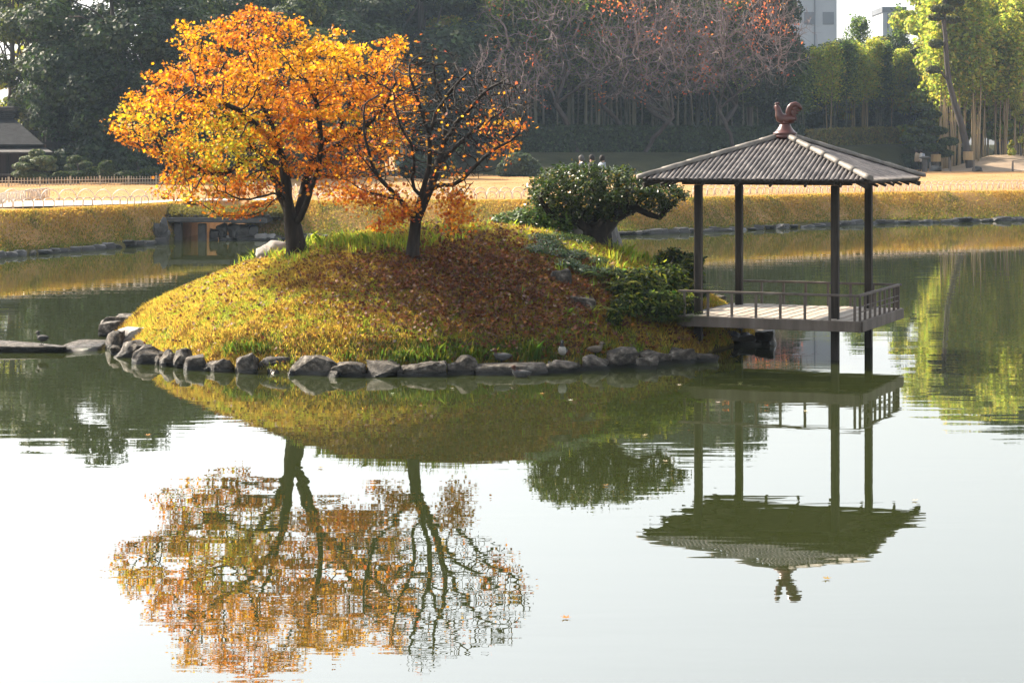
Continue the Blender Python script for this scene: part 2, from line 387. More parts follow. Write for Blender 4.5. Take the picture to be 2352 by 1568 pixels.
def water_mat():
    m, nt, out = newmat('pond_water')
    d = nt.nodes.new('ShaderNodeBsdfDiffuse'); d.inputs['Color'].default_value = (.022, .028, .009, 1)
    g = nt.nodes.new('ShaderNodeBsdfGlossy'); g.inputs['Roughness'].default_value = .0
    g.inputs['Color'].default_value = (.98, .97, .96, 1)
    f = nt.nodes.new('ShaderNodeFresnel'); f.inputs['IOR'].default_value = 3.3
    mx = nt.nodes.new('ShaderNodeMixShader')
    tc = nt.nodes.new('ShaderNodeTexCoord')
    def wave(sc, stretch, detail, rot=0.0, dist=0.0):
        mp = nt.nodes.new('ShaderNodeMapping'); mp.inputs['Scale'].default_value = stretch; mp.inputs['Rotation'].default_value = (0, 0, rot)
        n = nt.nodes.new('ShaderNodeTexNoise'); n.inputs['Scale'].default_value = sc; n.inputs['Detail'].default_value = detail
        n.inputs['Distortion'].default_value = dist
        nt.links.new(tc.outputs['Object'], mp.inputs[0]); nt.links.new(mp.outputs[0], n.inputs['Vector']); return n.outputs['Fac']
    def math_(op, a, b):
        x = nt.nodes.new('ShaderNodeMath'); x.operation = op
        for i, q in enumerate((a, b)):
            if isinstance(q, (int, float)): x.inputs[i].default_value = q
            else: nt.links.new(q, x.inputs[i])
        return x.outputs[0]
    swell = wave(1.0, (.35, 1.5, 1), 2, .06, .4)
    rip = wave(1.0, (1.3, 5.0, 1), 2, -.08, .5)
    patch = wave(.11, (.5, 1.3, 1), 2)           # calm and ruffled patches
    r = nt.nodes.new('ShaderNodeMapRange'); r.inputs['From Min'].default_value = .42; r.inputs['From Max'].default_value = .68
    r.inputs['To Min'].default_value = .25; r.inputs['To Max'].default_value = 1.3
    nt.links.new(patch, r.inputs['Value'])
    h = math_('ADD', math_('MULTIPLY', swell, 2.2), math_('MULTIPLY', math_('MULTIPLY', rip, .8), r.outputs[0]))
    b = nt.nodes.new('ShaderNodeBump'); b.inputs['Strength'].default_value = 1.0; b.inputs['Distance'].default_value = .00085
    nt.links.new(h, b.inputs['Height'])
    nt.links.new(b.outputs[0], g.inputs['Normal']); nt.links.new(b.outputs[0], f.inputs['Normal'])
    nt.links.new(f.outputs[0], mx.inputs[0]); nt.links.new(d.outputs[0], mx.inputs[1]); nt.links.new(g.outputs[0], mx.inputs[2])
    nt.links.new(mx.outputs[0], out.inputs[0]); return m
M_water = water_mat()

# ------------------------------------------------------------------ water and far ground
mesh_np('water', [(-160, -30, 0), (170, -30, 0), (170, 100, 0), (-160, 100, 0)], [(0, 1, 2, 3)], M_water, kind='structure')

SH_U = [-2500, -700, 0, 100, 200, 300, 380, 400, 500, 560, 640, 760, 900, 1100, 1300, 1450, 1665, 2009, 2352, 3000, 5000]
SH_V = [700, 625, 591, 583, 575, 566, 557, 553, 552, 551, 551, 549, 547, 546, 544, 540, 531, 514, 507, 502, 498]
def shore_D(u): return CAMH*FPX/(np.interp(u, SH_U, SH_V)-HOR)
EU = [-3000, 880, 930, 1200, 1700, 2060, 2140, 2352, 5000]
EDG = [900, 900, 150, 128, 138, 166, 185, 190, 220]
def emb_D(u): return np.interp(u, EU, EDG)
CH_L, CH_R, CH_END = -11.6, -9.35, 84.0        # channel under the bridge
def ground_z(x, y):
    x = np.asarray(x, float); y = np.asarray(y, float)
    u = U0+FPX*x/np.maximum(y, 1); s = y-shore_D(u)
    t = (s/2.2).clip(0, 1); t = t*t*(3-2*t)*.35+t*.65
    z = np.where(s < 0, np.maximum(-1.4, s*3), .1+1.14*t)+.26*((s-3.4)/40).clip(0, 1)
    e = y-emb_D(u); top = np.interp(u, [930, 1700, 2000], [3.0, 3.0, 3.7])-1.5
    k = (e/13).clip(0, 1); z = z+top*k*k*(3-2*k)
    ch = (x > CH_L) & (x < CH_R) & (y < CH_END+4) & (s < 20)
    return np.where(ch, np.minimum(z, -.9+((y-77)/9).clip(0, 1)*2.15), z)
us = np.unique(np.concatenate([np.linspace(-2500, -200, 24), np.linspace(-180, 2500, 240), np.linspace(2600, 5000, 22), np.linspace(340, 660, 70)]))
ss = np.concatenate([[-3, -.6, -.1, 0, .05], np.linspace(.3, 5, 22), np.linspace(5.6, 30, 50), np.linspace(31, 130, 90), [160, 220, 320, 500, 800, 1500]])
D0 = shore_D(us); DD = D0[:, None]+ss[None]; XX = (us[:, None]-U0)/FPX*DD
ZZ = ground_z(XX, DD)
on = (ss > .3)[None]
ZZ += np.where(on & (ZZ > 0), .05*cloudy(XX.ravel(), DD.ravel(), .6).reshape(XX.shape), 0)
nu, ns = XX.shape; V = np.stack([XX, DD, ZZ], 2).reshape(-1, 3)
i, j = np.meshgrid(np.arange(nu-1), np.arange(ns-1), indexing='ij'); q = (i*ns+j).ravel()
lw = mesh_np('lawn', V, np.stack([q, q+ns, q+ns+1, q+1], 1), M_lawn, smooth=True, kind='structure')
lw.data.materials.append(M_bankshade); fc = V[q]; lw.data.materials.append(M_soil); fu = U0+FPX*fc[:, 0]/fc[:, 1]; lw.data.polygons.foreach_set('material_index', np.where(fc[:, 1]-shore_D(fu) < .28, 2, np.where(fc[:, 1] > emb_D(fu), 1, 0)).astype(np.int32))

# pale path on the left bank, leading on to the bridge
def path_ow(u): return float(np.interp(u, [-900, 0, 200, 330, 640], [7, 5.6, 4.2, 2.6, 3.6])), float(np.interp(u, [-900, 0, 200, 330, 640], [8, 6.5, 5, 2.8, 2.2]))
pu = np.linspace(-900, 640, 60); rows = []
for u in pu:
    o_, w_ = path_ow(u)
    for k_ in (0, 1):
        D = float(shore_D(u))+o_+k_*w_; x = (u-U0)/FPX*D; rows.append((x, D, 1.3 if -13.5 < x < -8 else float(ground_z(x, D))+.05))
F = np.array([(2*k, 2*k+2, 2*k+3, 2*k+1) for k in range(len(pu)-1)])
mesh_np('path', rows, F, M_path, kind='structure')

# ------------------------------------------------------------------ island
SHORE = [W(*p)[:2] for p in [(246,797),(256,818),(300,832),(360,843),(410,850),(470,857),(560,861),(650,865),(760,868),(900,868),(1010,867),(1100,862),
        (1250,855),(1340,851),(1400,847),(1480,842),(1540,838),(1600,832),(1650,827),(1690,808),(1740,793),(1785,784)]]
SHORE += [np.array(p) for p in [(4.35, 34.3), (3.9, 36), (2.6, 37.8), (.6, 38.8), (-2, 39.1), (-4.3, 38.7), (-6.1, 37.6), (-7.0, 35.9), (-6.9, 33.9)]]
SHORE = np.array(SHORE); IC = np.array([-.75, 33.1])
sa = np.arctan2(SHORE[:, 1]-IC[1], SHORE[:, 0]-IC[0]); sr = np.linalg.norm(SHORE-IC, axis=1)-.36
o_ = np.argsort(sa); sa = sa[o_]; sr = sr[o_]
sa3 = np.concatenate([sa-2*math.pi, sa, sa+2*math.pi]); sr3 = np.tile(sr, 3)
def island_t(x, y):
    a = np.arctan2(y-IC[1], x-IC[0]); return np.hypot(x-IC[0], y-IC[1])/np.interp(a, sa3, sr3)
def island_z(x, y):
    x = np.asarray(x, float); y = np.asarray(y, float); t = island_t(x, y)
    dip = .22*np.exp(-(((x-3.0)/.7)**2+((y-30.6)/.9)**2))
    return np.where(t < 1, .04+.17*(12*(1-t)).clip(0, 1)+1.64*(1-np.minimum(t, 1)**1.85)-dip*(5*(1-t)).clip(0, 1), .04-(t-1)*45)
nt_, na = 60, 180; tt = np.concatenate([np.linspace(0, .985, nt_-5), [.995, 1.0, 1.01, 1.02, 1.035]]); aa = np.linspace(-math.pi, math.pi, na, endpoint=False)
rr = np.interp(aa, sa3, sr3); X = IC[0]+tt[:, None]*rr*np.cos(aa); Y = IC[1]+tt[:, None]*rr*np.sin(aa)
Z = island_z(X, Y)+np.where(tt[:, None] < .97, .035*cloudy(X.ravel(), Y.ravel(), 1.4).reshape(X.shape), 0)
i, j = np.meshgrid(np.arange(nt_-1), np.arange(na), indexing='ij'); j2 = (j+1) % na
mesh_np('island_mound', np.stack([X, Y, Z], 2).reshape(-1, 3), np.stack([i*na+j, i*na+j2, (i+1)*na+j2, (i+1)*na+j], 2).reshape(-1, 4)[:, ::-1], M_soil, smooth=True, kind='structure')
def hit(u, v, back=False):
    """island point seen at (u, v)"""
    Ds = np.arange(27, 39, .02); x = (u-U0)/FPX*Ds; zr = CAMH-(v-HOR)/FPX*Ds; zi = island_z(x, Ds); k = np.where(zi >= zr)[0]
    if len(k) == 0: k = [int(np.argmin(zr-zi))]
    D = Ds[k[0]]; return np.array([(u-U0)/FPX*D, D, float(island_z((u-U0)/FPX*D, D))])
def blades(x, y, z, h, w, col, lean=.5):
    n = len(x); a = rng.uniform(0, 2*math.pi, n); l = rng.uniform(0, 2*math.pi, n); ln = h*lean*rng.random(n)
    base = np.stack([x, y, z], 1); s = np.stack([np.cos(a)*w/2, np.sin(a)*w/2, np.zeros(n)], 1)
    m = base+np.stack([np.cos(l)*ln*.35, np.sin(l)*ln*.35, h*.6], 1); t = base+np.stack([np.cos(l)*ln, np.sin(l)*ln, h*(1-.25*rng.random(n))], 1)
    V = np.stack([base-s, base+s, m+s*.6, t, m-s*.6], 1).reshape(-1, 3)
    return V, np.arange(n*5).reshape(n, 5), col
def sample_island(n, tmax=1.0):
    q = np.stack([rng.uniform(-7.4, 4.7, n*3), rng.uniform(27.4, 39.4, n*3)], 1); t = island_t(q[:, 0], q[:, 1])
    q = q[t < tmax]; keep = rng.random(len(q)) < np.where(q[:, 1] < 34.2, 1, .12); q = q[keep][:n]; return q
q = sample_island(240000); x, y = q.T; z = island_z(x, y); n = len(q)
u = U0+FPX*x/y; v = HOR+(CAMH-z)*FPX/y
c1 = cloudy(x, y, .9, 3); c2 = cloudy(x, y, 3.2, 9)
gold = np.array([.76, .53, .11]); lime = np.array([.5, .54, .08]); green = np.array([.13, .24, .04]); brown = np.array([.34, .2, .06])
c3 = cloudy(x, y, 7.5, 14); k = (c1*.7+c2*.8+c3*.5+rng.normal(0, .2, n)+.1)
col = np.where((k < -.1)[:, None], lime, gold); col = np.where((k > .55)[:, None], brown, col)
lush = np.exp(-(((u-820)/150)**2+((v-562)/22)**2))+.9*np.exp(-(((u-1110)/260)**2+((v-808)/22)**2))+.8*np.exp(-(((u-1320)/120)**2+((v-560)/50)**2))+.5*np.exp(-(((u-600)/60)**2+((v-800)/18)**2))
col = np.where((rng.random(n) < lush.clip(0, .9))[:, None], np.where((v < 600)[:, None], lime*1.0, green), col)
h = .055+.045*rng.random(n)+.05*lush*rng.random(n)+.02*c1+.03*c2+.02*c3
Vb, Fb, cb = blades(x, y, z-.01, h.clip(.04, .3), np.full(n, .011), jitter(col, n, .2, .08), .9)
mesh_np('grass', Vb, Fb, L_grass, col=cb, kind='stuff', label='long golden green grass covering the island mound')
# taller tufts: crest beside the trunk, foot of the slope above the rocks
tuf = []
for (uu, vv, su, sv, n_, hh) in [(830, 572, 95, 9, 900, .3), (640, 590, 40, 8, 300, .22), (1110, 828, 150, 7, 900, .2), (1230, 832, 16, 8, 160, .34), (960, 828, 120, 6, 300, .14), (1400, 690, 90, 60, 240, .2), (1270, 690, 60, 60, 200, .14), (560, 806, 30, 6, 200, .18), (1000, 530, 130, 6, 700, .18), (1450, 590, 60, 25, 500, .3)]:
    for _ in range(n_//8):
        p = hit(rng.normal(uu, su), rng.normal(vv, sv)); n8 = 8
        tuf.append(np.column_stack([p[0]+rng.normal(0, .05, n8), p[1]+rng.normal(0, .05, n8), np.full(n8, p[2]), hh*rng.uniform(.5, 1.1, n8)]))
T = np.concatenate(tuf); n = len(T)
T = T[island_t(T[:, 0], T[:, 1]) < .995]; n = len(T)
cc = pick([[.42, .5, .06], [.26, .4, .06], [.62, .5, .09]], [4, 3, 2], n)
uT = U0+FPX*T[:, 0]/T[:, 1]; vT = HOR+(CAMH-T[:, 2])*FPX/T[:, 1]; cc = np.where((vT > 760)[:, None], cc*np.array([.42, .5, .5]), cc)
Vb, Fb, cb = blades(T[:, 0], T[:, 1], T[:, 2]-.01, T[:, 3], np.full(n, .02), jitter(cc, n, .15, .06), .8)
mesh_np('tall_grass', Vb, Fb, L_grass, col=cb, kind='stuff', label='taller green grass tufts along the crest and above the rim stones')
# fallen maple leaves, thickest below and to the right of the bare maple
n = 20000; a = rng.normal(0, 1, n); b = rng.normal(0, 1, n)
x = np.concatenate([-.35+1.35*a[:15000], rng.uniform(-5.5, 3, 3000)]); y = np.concatenate([30.0+1.1*b[:15000], rng.uniform(27.7, 34, 3000)])
m = island_t(x, y) < .99; x, y = x[m], y[m]; n = len(x)
lc = pick([[.22, .06, .03], [.3, .11, .035], [.13, .055, .03], [.48, .2, .05], [.45, .32, .24], [.24, .12, .08]], [4, 4, 4, 1.0, .7, 2], n)
cen = np.stack([x, y, island_z(x, y)+.05+.05*rng.random(n)], 1); N = rng.normal(0, .6, (n, 3)); N[:, 2] += 1
Vb, Fb = leaves_np(cen, rng.uniform(.032, .068, n), MAPLE, N, .5)
mesh_np('fallen_leaves', Vb, Fb, L_litter, col=jitter(lc, n, .25, .08), kind='stuff', label='dry red brown maple leaves littering the shaded slope')
# leaves floating on the pond
pts = np.array([W(*p) for p in [(520, 655), (1310, 920), (1480, 1000), (735, 1075), (1390, 1115), (1560, 885), (1650, 925), (1700, 880), (1245, 905), (900, 905), (1530, 1060), (1850, 945), (1040, 893), (1760, 790), (2100, 1150), (600, 1180), (340, 1000), (860, 1360), (1300, 1420), (1900, 1330)]])
pts[:, 2] = .006; N = np.tile([0, 0, 1.], (len(pts), 1))
Vb, Fb = leaves_np(pts, .07, MAPLE, N, .2)
mesh_np('floating_leaves', Vb, Fb, L_litter, col=jitter(pick([[.5, .25, .06], [.6, .5, .35]], [1, 1], len(pts)), len(pts)), kind='stuff', label='a few small fallen leaves floating on the pond')

# golden grass on the far banks
n = 120000; u = rng.uniform(-150, 2480, n); s = rng.uniform(0.1, 2.7, n)
D = shore_D(u)+s; x = (u-U0)/FPX*D; z = ground_z(x, D); m = z > 0; x, D, z, u, s = x[m], D[m], z[m], u[m], s[m]; n = len(x)
c1 = cloudy(x, D, .7, 5)+.6*cloudy(x, D, 2.3, 8)+rng.normal(0, .2, n)
col = np.where((c1 > -.05)[:, None], np.array([.62, .37, .09]), np.array([.6, .43, .1])); col = np.where((c1 < -.45)[:, None], np.array([.2, .2, .05]), col)
col = np.where((rng.random(n) < (1-s/1.6).clip(0, .8))[:, None], np.array([.25, .27, .05]), col)
Vb, Fb, cb = blades(x, D, z-.02, rng.uniform(.04, .11, n), np.full(n, .035), jitter(col, n, .2, .07), 1.2)
mesh_np('bank_grass', Vb, Fb, L_grass, col=cb, kind='stuff', label='rough golden grass on the steep banks across the pond')
n = 14000; u = rng.uniform(-100, 2450, n); s = 4+rng.random(n)**2*60; D = shore_D(u)+s; x = (u-U0)/FPX*D; z = ground_z(x, D); m = (z > .5) & (z < 1.6)
pm = (u < 660) & (D > 64) & (D < 77); m &= ~pm; x, D, z = x[m], D[m], z[m]; n = len(x)
Vb, Fb, cb = blades(x, D, z-.02, rng.uniform(.025, .06, n), np.full(n, .06), jitter(np.array([.52, .31, .13]), n, .15, .05), 1.2)
mesh_np('lawn_grass', Vb, Fb, L_grass, col=cb, kind='stuff', label='short dry straw coloured grass of the wide lawn')

# ------------------------------------------------------------------ stones of the island
def px_rock(parent, u0, u1, v0, v1, seed, mat, name='stone', depth=.9, D=None, box=.62, rough=.2, sink=.15, tilt=(0, 0), dcap=.75, **k):
    if D is None: D = CAMH*FPX/(v1-HOR)
    w = (u1-u0)/FPX*D*(1.14 if name == 'stone' else 1.04); h = (v1-v0)/FPX*D+sink; d = min(max(w*depth, .22), dcap)
    zb = CAMH-(v1-HOR)/FPX*D
    return rock(name, hull_rock(w, d, h, seed, rough, 22, box), mat, (((u0+u1)/2-U0)/FPX*D, D+d*.42, zb-sink), 0, parent, tilt, **k)
rim = empty('stone_edging', (-1, 28, 0), label='rim of rounded grey stones where the grassy island meets the pond', cat='stone edging')
rimv = [(240,286,758,803),(268,334,756,800),(300,337,745,762),(320,352,726,742),(248,276,790,817),(267,345,785,822),(304,371,799,836),(338,376,815,838),
 (369,408,806,842),(370,424,762,822),(400,436,796,845),(424,473,812,851),(472,534,826,855),(537,592,811,858),(596,678,812,856),(664,772,815,864),(612,640,845,858),
 (762,832,831,866),(836,920,826,866),(921,1023,834,866),(1028,1096,819,861),(1252,1340,831,857),(1332,1404,820,851),(1394,1466,805,846),
 (1464,1511,819,848),(1474,1541,806,838),(1537,1599,800,835),(1594,1652,811,833),(1508,1580,782,806)]
for s_, r in enumerate(rimv):
    o = px_rock(None, *r, seed=100+s_, mat=M_rock_pale if s_ in (1, 9) else M_rock, box=.55 if r[0] > 420 else .75)
    o.parent = rim; o.location -= rim.location
o = px_rock(None, 1086, 1249, 838, 862, 171, M_rock, box=.3, depth=.5, rough=.05); o.parent = rim; o.location -= rim.location
for s_, r in enumerate([(1626,1680,776,803),(1652,1712,790,815),(1690,1745,768,792),(1735,1783,758,786),(1655,1700,760,782),(1700,1752,783,800),(1600,1640,775,800)]):
    o = px_rock(None, *r, seed=180+s_, mat=M_rock_dark, D=32.3); o.parent = rim; o.location -= rim.location
for s_ in range(46):
    u_ = rng.uniform(330, 1620); e_ = np.interp(u_, [330, 400, 560, 740, 900, 1100, 1340, 1480, 1620], [836, 846, 859, 867, 867, 862, 855, 843, 830]); w_ = rng.uniform(14, 30); h_ = rng.uniform(8, 18)
    o = px_rock(None, u_-w_/2, u_+w_/2, e_-h_-rng.uniform(0, 10), e_-rng.uniform(-1, 6), seed=800+s_, mat=M_rock); o.parent = rim; o.location -= rim.location
for s_ in range(30):  # unseen side of the rim, smaller and rougher
    a = np.interp(s_, [0, 29], [0.1, math.pi-.15]); rr_ = float(np.interp(a, sa3, sr3))
    o = rock('stone', hull_rock(rng.uniform(.4, .75), rng.uniform(.3, .5), rng.uniform(.35, .5), 300+s_), M_rock, (IC[0]+rr_*math.cos(a), IC[1]+rr_*math.sin(a), -.15), 0, None)
    o.parent = rim; o.location -= rim.location

slabs = [((-70, 157, 790, 812), 'long flat stepping slab with a small bird standing on it', .5), ((139, 223, 789, 811), 'shorter flat stepping slab nearest the island', .7), ((-30, 17, 772, 782), 'low dark stone just behind the long stepping slab', .7)]
for s_, (r, lab, dp) in enumerate(slabs):
    D = CAMH*FPX/(r[3]-HOR-3) if s_ < 2 else 34.2
    px_rock(None, *r, seed=210+s_, mat=M_rock if s_ < 2 else M_rock_dark, name='stepping_stone', box=.3, depth=dp*3, dcap=1.25 if s_ < 2 else .5, rough=.06, D=D, label=lab, cat='stepping stone', group='stepping stones left of the island')
# boulders on the mound
def mound_rock(u0, u1, v0, v1, seed, mat, label, D=None, box=.6, name='boulder', depth=.8, rough=.14, sink=.12, tilt=(0, 0)):
    if D is None: D = hit((u0+u1)/2, v1-3)[1]
    return px_rock(None, u0, u1, v0, v1, seed, mat, name, depth, D, box, rough, sink, tilt, label=label, cat='rock')
mound_rock(583, 664, 553, 606, 411, M_rock_pale, 'pale pointed boulder at the left foot of the leafy maple', D=33.6, box=.9, depth=.7)
mound_rock(1071, 1115, 511, 530, 402, M_rock, 'small dark domed rock on the crest beside the low shrub', D=34.2)
mound_rock(1259, 1312, 613, 660, 403, M_rock, 'grey angular rock upright on the slope below the broadleaf tree')
mound_rock(1167, 1202, 654, 675, 404, M_rock, 'small flat rock half buried among the fallen leaves', sink=.05)
mound_rock(1297, 1372, 680, 712, 405, M_rock, 'low grey rock at the edge of the dark ferns', box=.45)
mound_rock(1312, 1340, 505, 530, 406, M_rock_pale, 'pale rock behind the trunk of the broadleaf tree', D=34.0)
mound_rock(1620, 1672, 676, 712, 407, M_rock, 'rough grey rock behind the left corner of the pavilion rail', D=34.6)
mound_rock(1340, 1452, 476, 612, 408, M_rock_dark, 'tall dark standing stone leaning behind the broadleaf tree', D=34.3, box=.75, depth=.5, sink=.5, tilt=(0, -.12))
px_rock(None, 1828, 1965, 757, 766, 430, M_rock_pale, 'pale_slab', .5, D=35.2, box=.3, rough=.05, label='flat pale slab added for the bright patch beyond the pavilion deck', cat='rock')  # pale slab added to stand for a bright patch on the water

# ------------------------------------------------------------------ maples
def make_tree(name, label, cat, seeds, att, mats, step, kill, tip, rmax, thick_r, sides=(8, 4), jit=.25, up=.04, iters=140, trunk_at=None, group=None):
    pos, par = grow(seeds, att, step, kill, 3.0, iters, jit, up)
    r, kids = radii(pos, par, tip, 2.2, rmax)
    base = np.array(pos[0]); root = empty(name, base, label=label, cat=cat, group=group)
    rel = pos-base
    if trunk_at:   # flare at the foot
        hgt = rel[:, 2]; r = r*np.where(r > thick_r*2, 1+.45*np.exp(-(hgt.clip(0, 9)/trunk_at)), 1)
    V, F = wood_np(rel, par, r, r > thick_r, sides[0]); mesh_np('trunk', V, F, mats[0], root, smooth=True)
    V, F = wood_np(rel, par, r, r <= thick_r, sides[1]); mesh_np('branches', V, F, mats[0], root, smooth=True, kind='stuff')
    return root, rel, par, r, kids, base
poly1 = [(252,330),(262,270),(268,235),(325,190),(330,150),(395,130),(400,95),(395,60),(430,35),(480,50),(545,8),(610,2),(640,30),(700,20),(725,60),(790,55),(850,90),(905,72),(950,85),(955,150),(970,230),(960,300),(935,360),(880,400),(830,430),(770,440),(745,415),(700,425),(640,430),(600,470),(560,505),(520,495),(470,490),(420,480),(360,465),(345,440),(385,425),(360,395),(330,350),(300,335)]
def S3(pl, D0, D1):
    n = len(pl); return [P(u, v, D0+(D1-D0)*i/(n-1)) for i, (u, v) in enumerate(pl)]
b1 = hit(682, 590); D1 = b1[1]
seeds1 = [(S3([(682, 594), (681, 570), (677, 545), (672, 520), (667, 500)], D1, D1), None),
 (S3([(667, 500), (663, 470), (660, 430), (652, 385), (640, 340), (625, 290), (600, 240)], D1, D1-.6), 1),
 (S3([(667, 500), (655, 470), (640, 430), (615, 390), (590, 350), (555, 310), (520, 270), (480, 240)], D1, D1+.7), 1),
 (S3([(672, 520), (684, 495), (693, 460), (701, 425), (712, 390), (728, 350), (760, 310), (795, 262), (830, 210)], D1, D1+.5), 1),
 (S3([(672, 520), (690, 500), (703, 470), (714, 430), (728, 395), (735, 350), (735, 300), (728, 240), (700, 180)], D1, D1-.8), 1),
 (S3([(660, 455), (645, 448), (612, 449), (575, 458), (535, 452), (500, 438)], D1, D1-1.2), 1),
 (S3([(640, 450), (625, 463), (608, 482), (585, 492), (556, 497), (515, 497), (480, 480), (440, 455)], D1-.2, D1-1.6), 1),
 (S3([(650, 380), (612, 363), (575, 362), (555, 372), (530, 392), (505, 398), (470, 395), (420, 370), (370, 350)], D1, D1-.5), 1),
 (S3([(640, 340), (600, 300), (560, 265), (500, 230), (450, 195)], D1-.3, D1-1.6), 1),
 (S3([(728, 360), (780, 330), (830, 300), (880, 250), (910, 190)], D1, D1-1.0), 1)]
att1 = volume_pts(poly1, D1, 2.1, 3000)
r1, rel, par, r, kids, base = make_tree('maple_tree', 'full maple with dense orange and yellow leaves beside the pale boulder', 'tree', seeds1, att1, (M_bark,), .11, .19, .0065, .14, .022, jit=.2, trunk_at=.3)
def leaf_spots(rel, r, maxr, n, spread, zspread=None):
    c = np.where(r < maxr)[0]; k = rng.choice(c, n); s = np.array([spread, spread, zspread or spread*.6])
    return rel[k]+rng.normal(0, 1, (n, 3))*s, k
n = 56000
cen, k = leaf_spots(rel, r, .0105, n, .08, .035)
cl_ = cloudy(cen[:, 0]+cen[:, 1]*.7, cen[:, 2]*1.8, 2.6, 6); cen = cen[cl_+.3*rng.standard_normal(n) > -.03]; n = len(cen)
wp = cen+base; uu = U0+FPX*wp[:, 0]/wp[:, 1]; vv = HOR+(CAMH-wp[:, 2])*FPX/wp[:, 1]
patch = cloudy(wp[:, 0], wp[:, 2]*1.6, .8, 2, 1.3)+.4*rng.standard_normal(n)
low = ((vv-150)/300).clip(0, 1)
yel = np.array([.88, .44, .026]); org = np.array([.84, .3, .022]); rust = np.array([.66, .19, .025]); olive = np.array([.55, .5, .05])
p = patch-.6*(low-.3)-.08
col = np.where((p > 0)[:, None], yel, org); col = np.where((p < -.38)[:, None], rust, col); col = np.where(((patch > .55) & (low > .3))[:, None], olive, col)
N = rng.normal(0, .8, (n, 3)); N[:, 2] += .8
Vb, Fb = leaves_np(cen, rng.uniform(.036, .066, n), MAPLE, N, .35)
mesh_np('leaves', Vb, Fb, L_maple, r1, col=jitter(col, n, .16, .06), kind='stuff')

poly2 = [(770,420),(790,360),(830,330),(830,260),(870,180),(910,120),(960,85),(1000,80),(1030,120),(1060,120),(1080,150),(1130,150),(1180,165),(1215,215),(1240,262),(1222,310),(1190,355),(1150,385),(1110,410),(1070,455),(1060,500),(1030,480),(1000,440),(960,430),(900,430),(900,470),(870,500),(840,470),(800,460)]
b2 = hit(948, 597); D2 = b2[1]
seeds2 = [(S3([(947, 600), (948, 575), (951, 548), (954, 520), (955, 505)], D2, D2), None),
 (S3([(955, 505), (945, 490), (932, 475), (915, 455), (893, 432), (872, 410), (860, 390), (848, 350), (835, 300), (838, 240)], D2, D2-.5), 1),
 (S3([(955, 505), (966, 485), (976, 460), (986, 437), (997, 410), (1006, 375), (1016, 335), (1022, 300), (1020, 250), (1000, 190), (995, 130)], D2, D2+.4), 1),
 (S3([(960, 495), (968, 450), (975, 425), (985, 390), (987, 350), (985, 305), (970, 260), (950, 200), (940, 150)], D2, D2-.7), 1),
 (S3([(986, 437), (1010, 425), (1040, 425), (1065, 410), (1085, 388), (1115, 360), (1150, 335), (1190, 310)], D2+.1, D2-.5), 1),
 (S3([(1006, 375), (1035, 350), (1065, 320), (1100, 290), (1140, 265), (1180, 240), (1225, 235)], D2+.2, D2+1.1), 1),
 (S3([(1018, 320), (1045, 285), (1080, 250), (1110, 215), (1150, 190), (1175, 175)], D2+.3, D2-.5), 1),
 (S3([(915, 455), (890, 455), (860, 445), (830, 435), (800, 415), (775, 410)], D2-.1, D2-1.1), 1),
 (S3([(872, 410), (850, 385), (820, 350), (800, 320), (790, 290)], D2-.2, D2-1.0), 1),
 (S3([(985, 305), (1000, 260), (1030, 215), (1060, 180), (1085, 155)], D2-.3, D2-.9), 1),
 (S3([(970, 450), (952, 435), (946, 410), (952, 370), (945, 330), (920, 290), (905, 240), (900, 180)], D2, D2-1.1), 1)]
att2 = volume_pts(poly2, D2, 1.5, 4500)
r2, rel, par, r, kids, base = make_tree('maple_tree', 'half bare maple on the mound crest with sparse orange leaves', 'tree', seeds2, att2, (M_bark,), .1, .12, .005, .085, .016, jit=.14, trunk_at=.3)
n = 5000
cen, k = leaf_spots(rel, r, .009, n, .07, .05)
wp = cen+base; uu = U0+FPX*wp[:, 0]/wp[:, 1]; vv = HOR+(CAMH-wp[:, 2])*FPX/wp[:, 1]
cl = cloudy(wp[:, 0], wp[:, 2], 1.9, 4, 0.2)
dens = .05+.5*np.exp(-((uu-830)/110)**2)*((vv-200)/150).clip(0, 1)*.8+.9*np.exp(-(((uu-1050)/45)**2+((vv-470)/45)**2))+.3*np.exp(-(((uu-915)/40)**2+((vv-495)/25)**2))+.4*np.exp(-(((uu-1140)/60)**2+((vv-300)/40)**2))*(cl > 0)+.25*(vv > 330)*(cl > .1)
m = rng.random(n) < dens; cen, vv, uu, cl = cen[m], vv[m], uu[m], cl[m]; n = len(cen)
extra = []; 
for (a, b, cnt, sx, sz) in [(1045, 478, 260, .16, .12), (1062, 500, 160, .12, .1), (1035, 455, 200, .18, .1), (915, 492, 260, .14, .09), (870, 520, 110, .1, .05), (845, 452, 500, .3, .1), (800, 445, 300, .25, .08), (900, 505, 120, .1, .06), (1140, 345, 90, .14, .06), (1180, 290, 80, .16, .05), (1160, 330, 60, .1, .04), (940, 480, 160, .1, .07), (1035, 512, 90, .06, .09)]:
    c = P(a, b, D2-.25)-base; extra.append(c+rng.normal(0, 1, (cnt, 3))*np.array([sx, .2, sz]))
extra = np.concatenate(extra); cen = np.concatenate([cen, extra]); n = len(cen)
col = pick([[.95, .38, .035], [.85, .25, .03], [.62, .13, .035], [.95, .52, .06], [.5, .11, .06]], [4, 3, 2.2, 2, 1.2], n)
N = rng.normal(0, .8, (n, 3)); N[:, 2] += .6
Vb, Fb = leaves_np(cen, rng.uniform(.038, .068, n), MAPLE, N, .35)
mesh_np('leaves', Vb, Fb, L_maple, r2, col=jitter(col, n, .16, .06), kind='stuff')

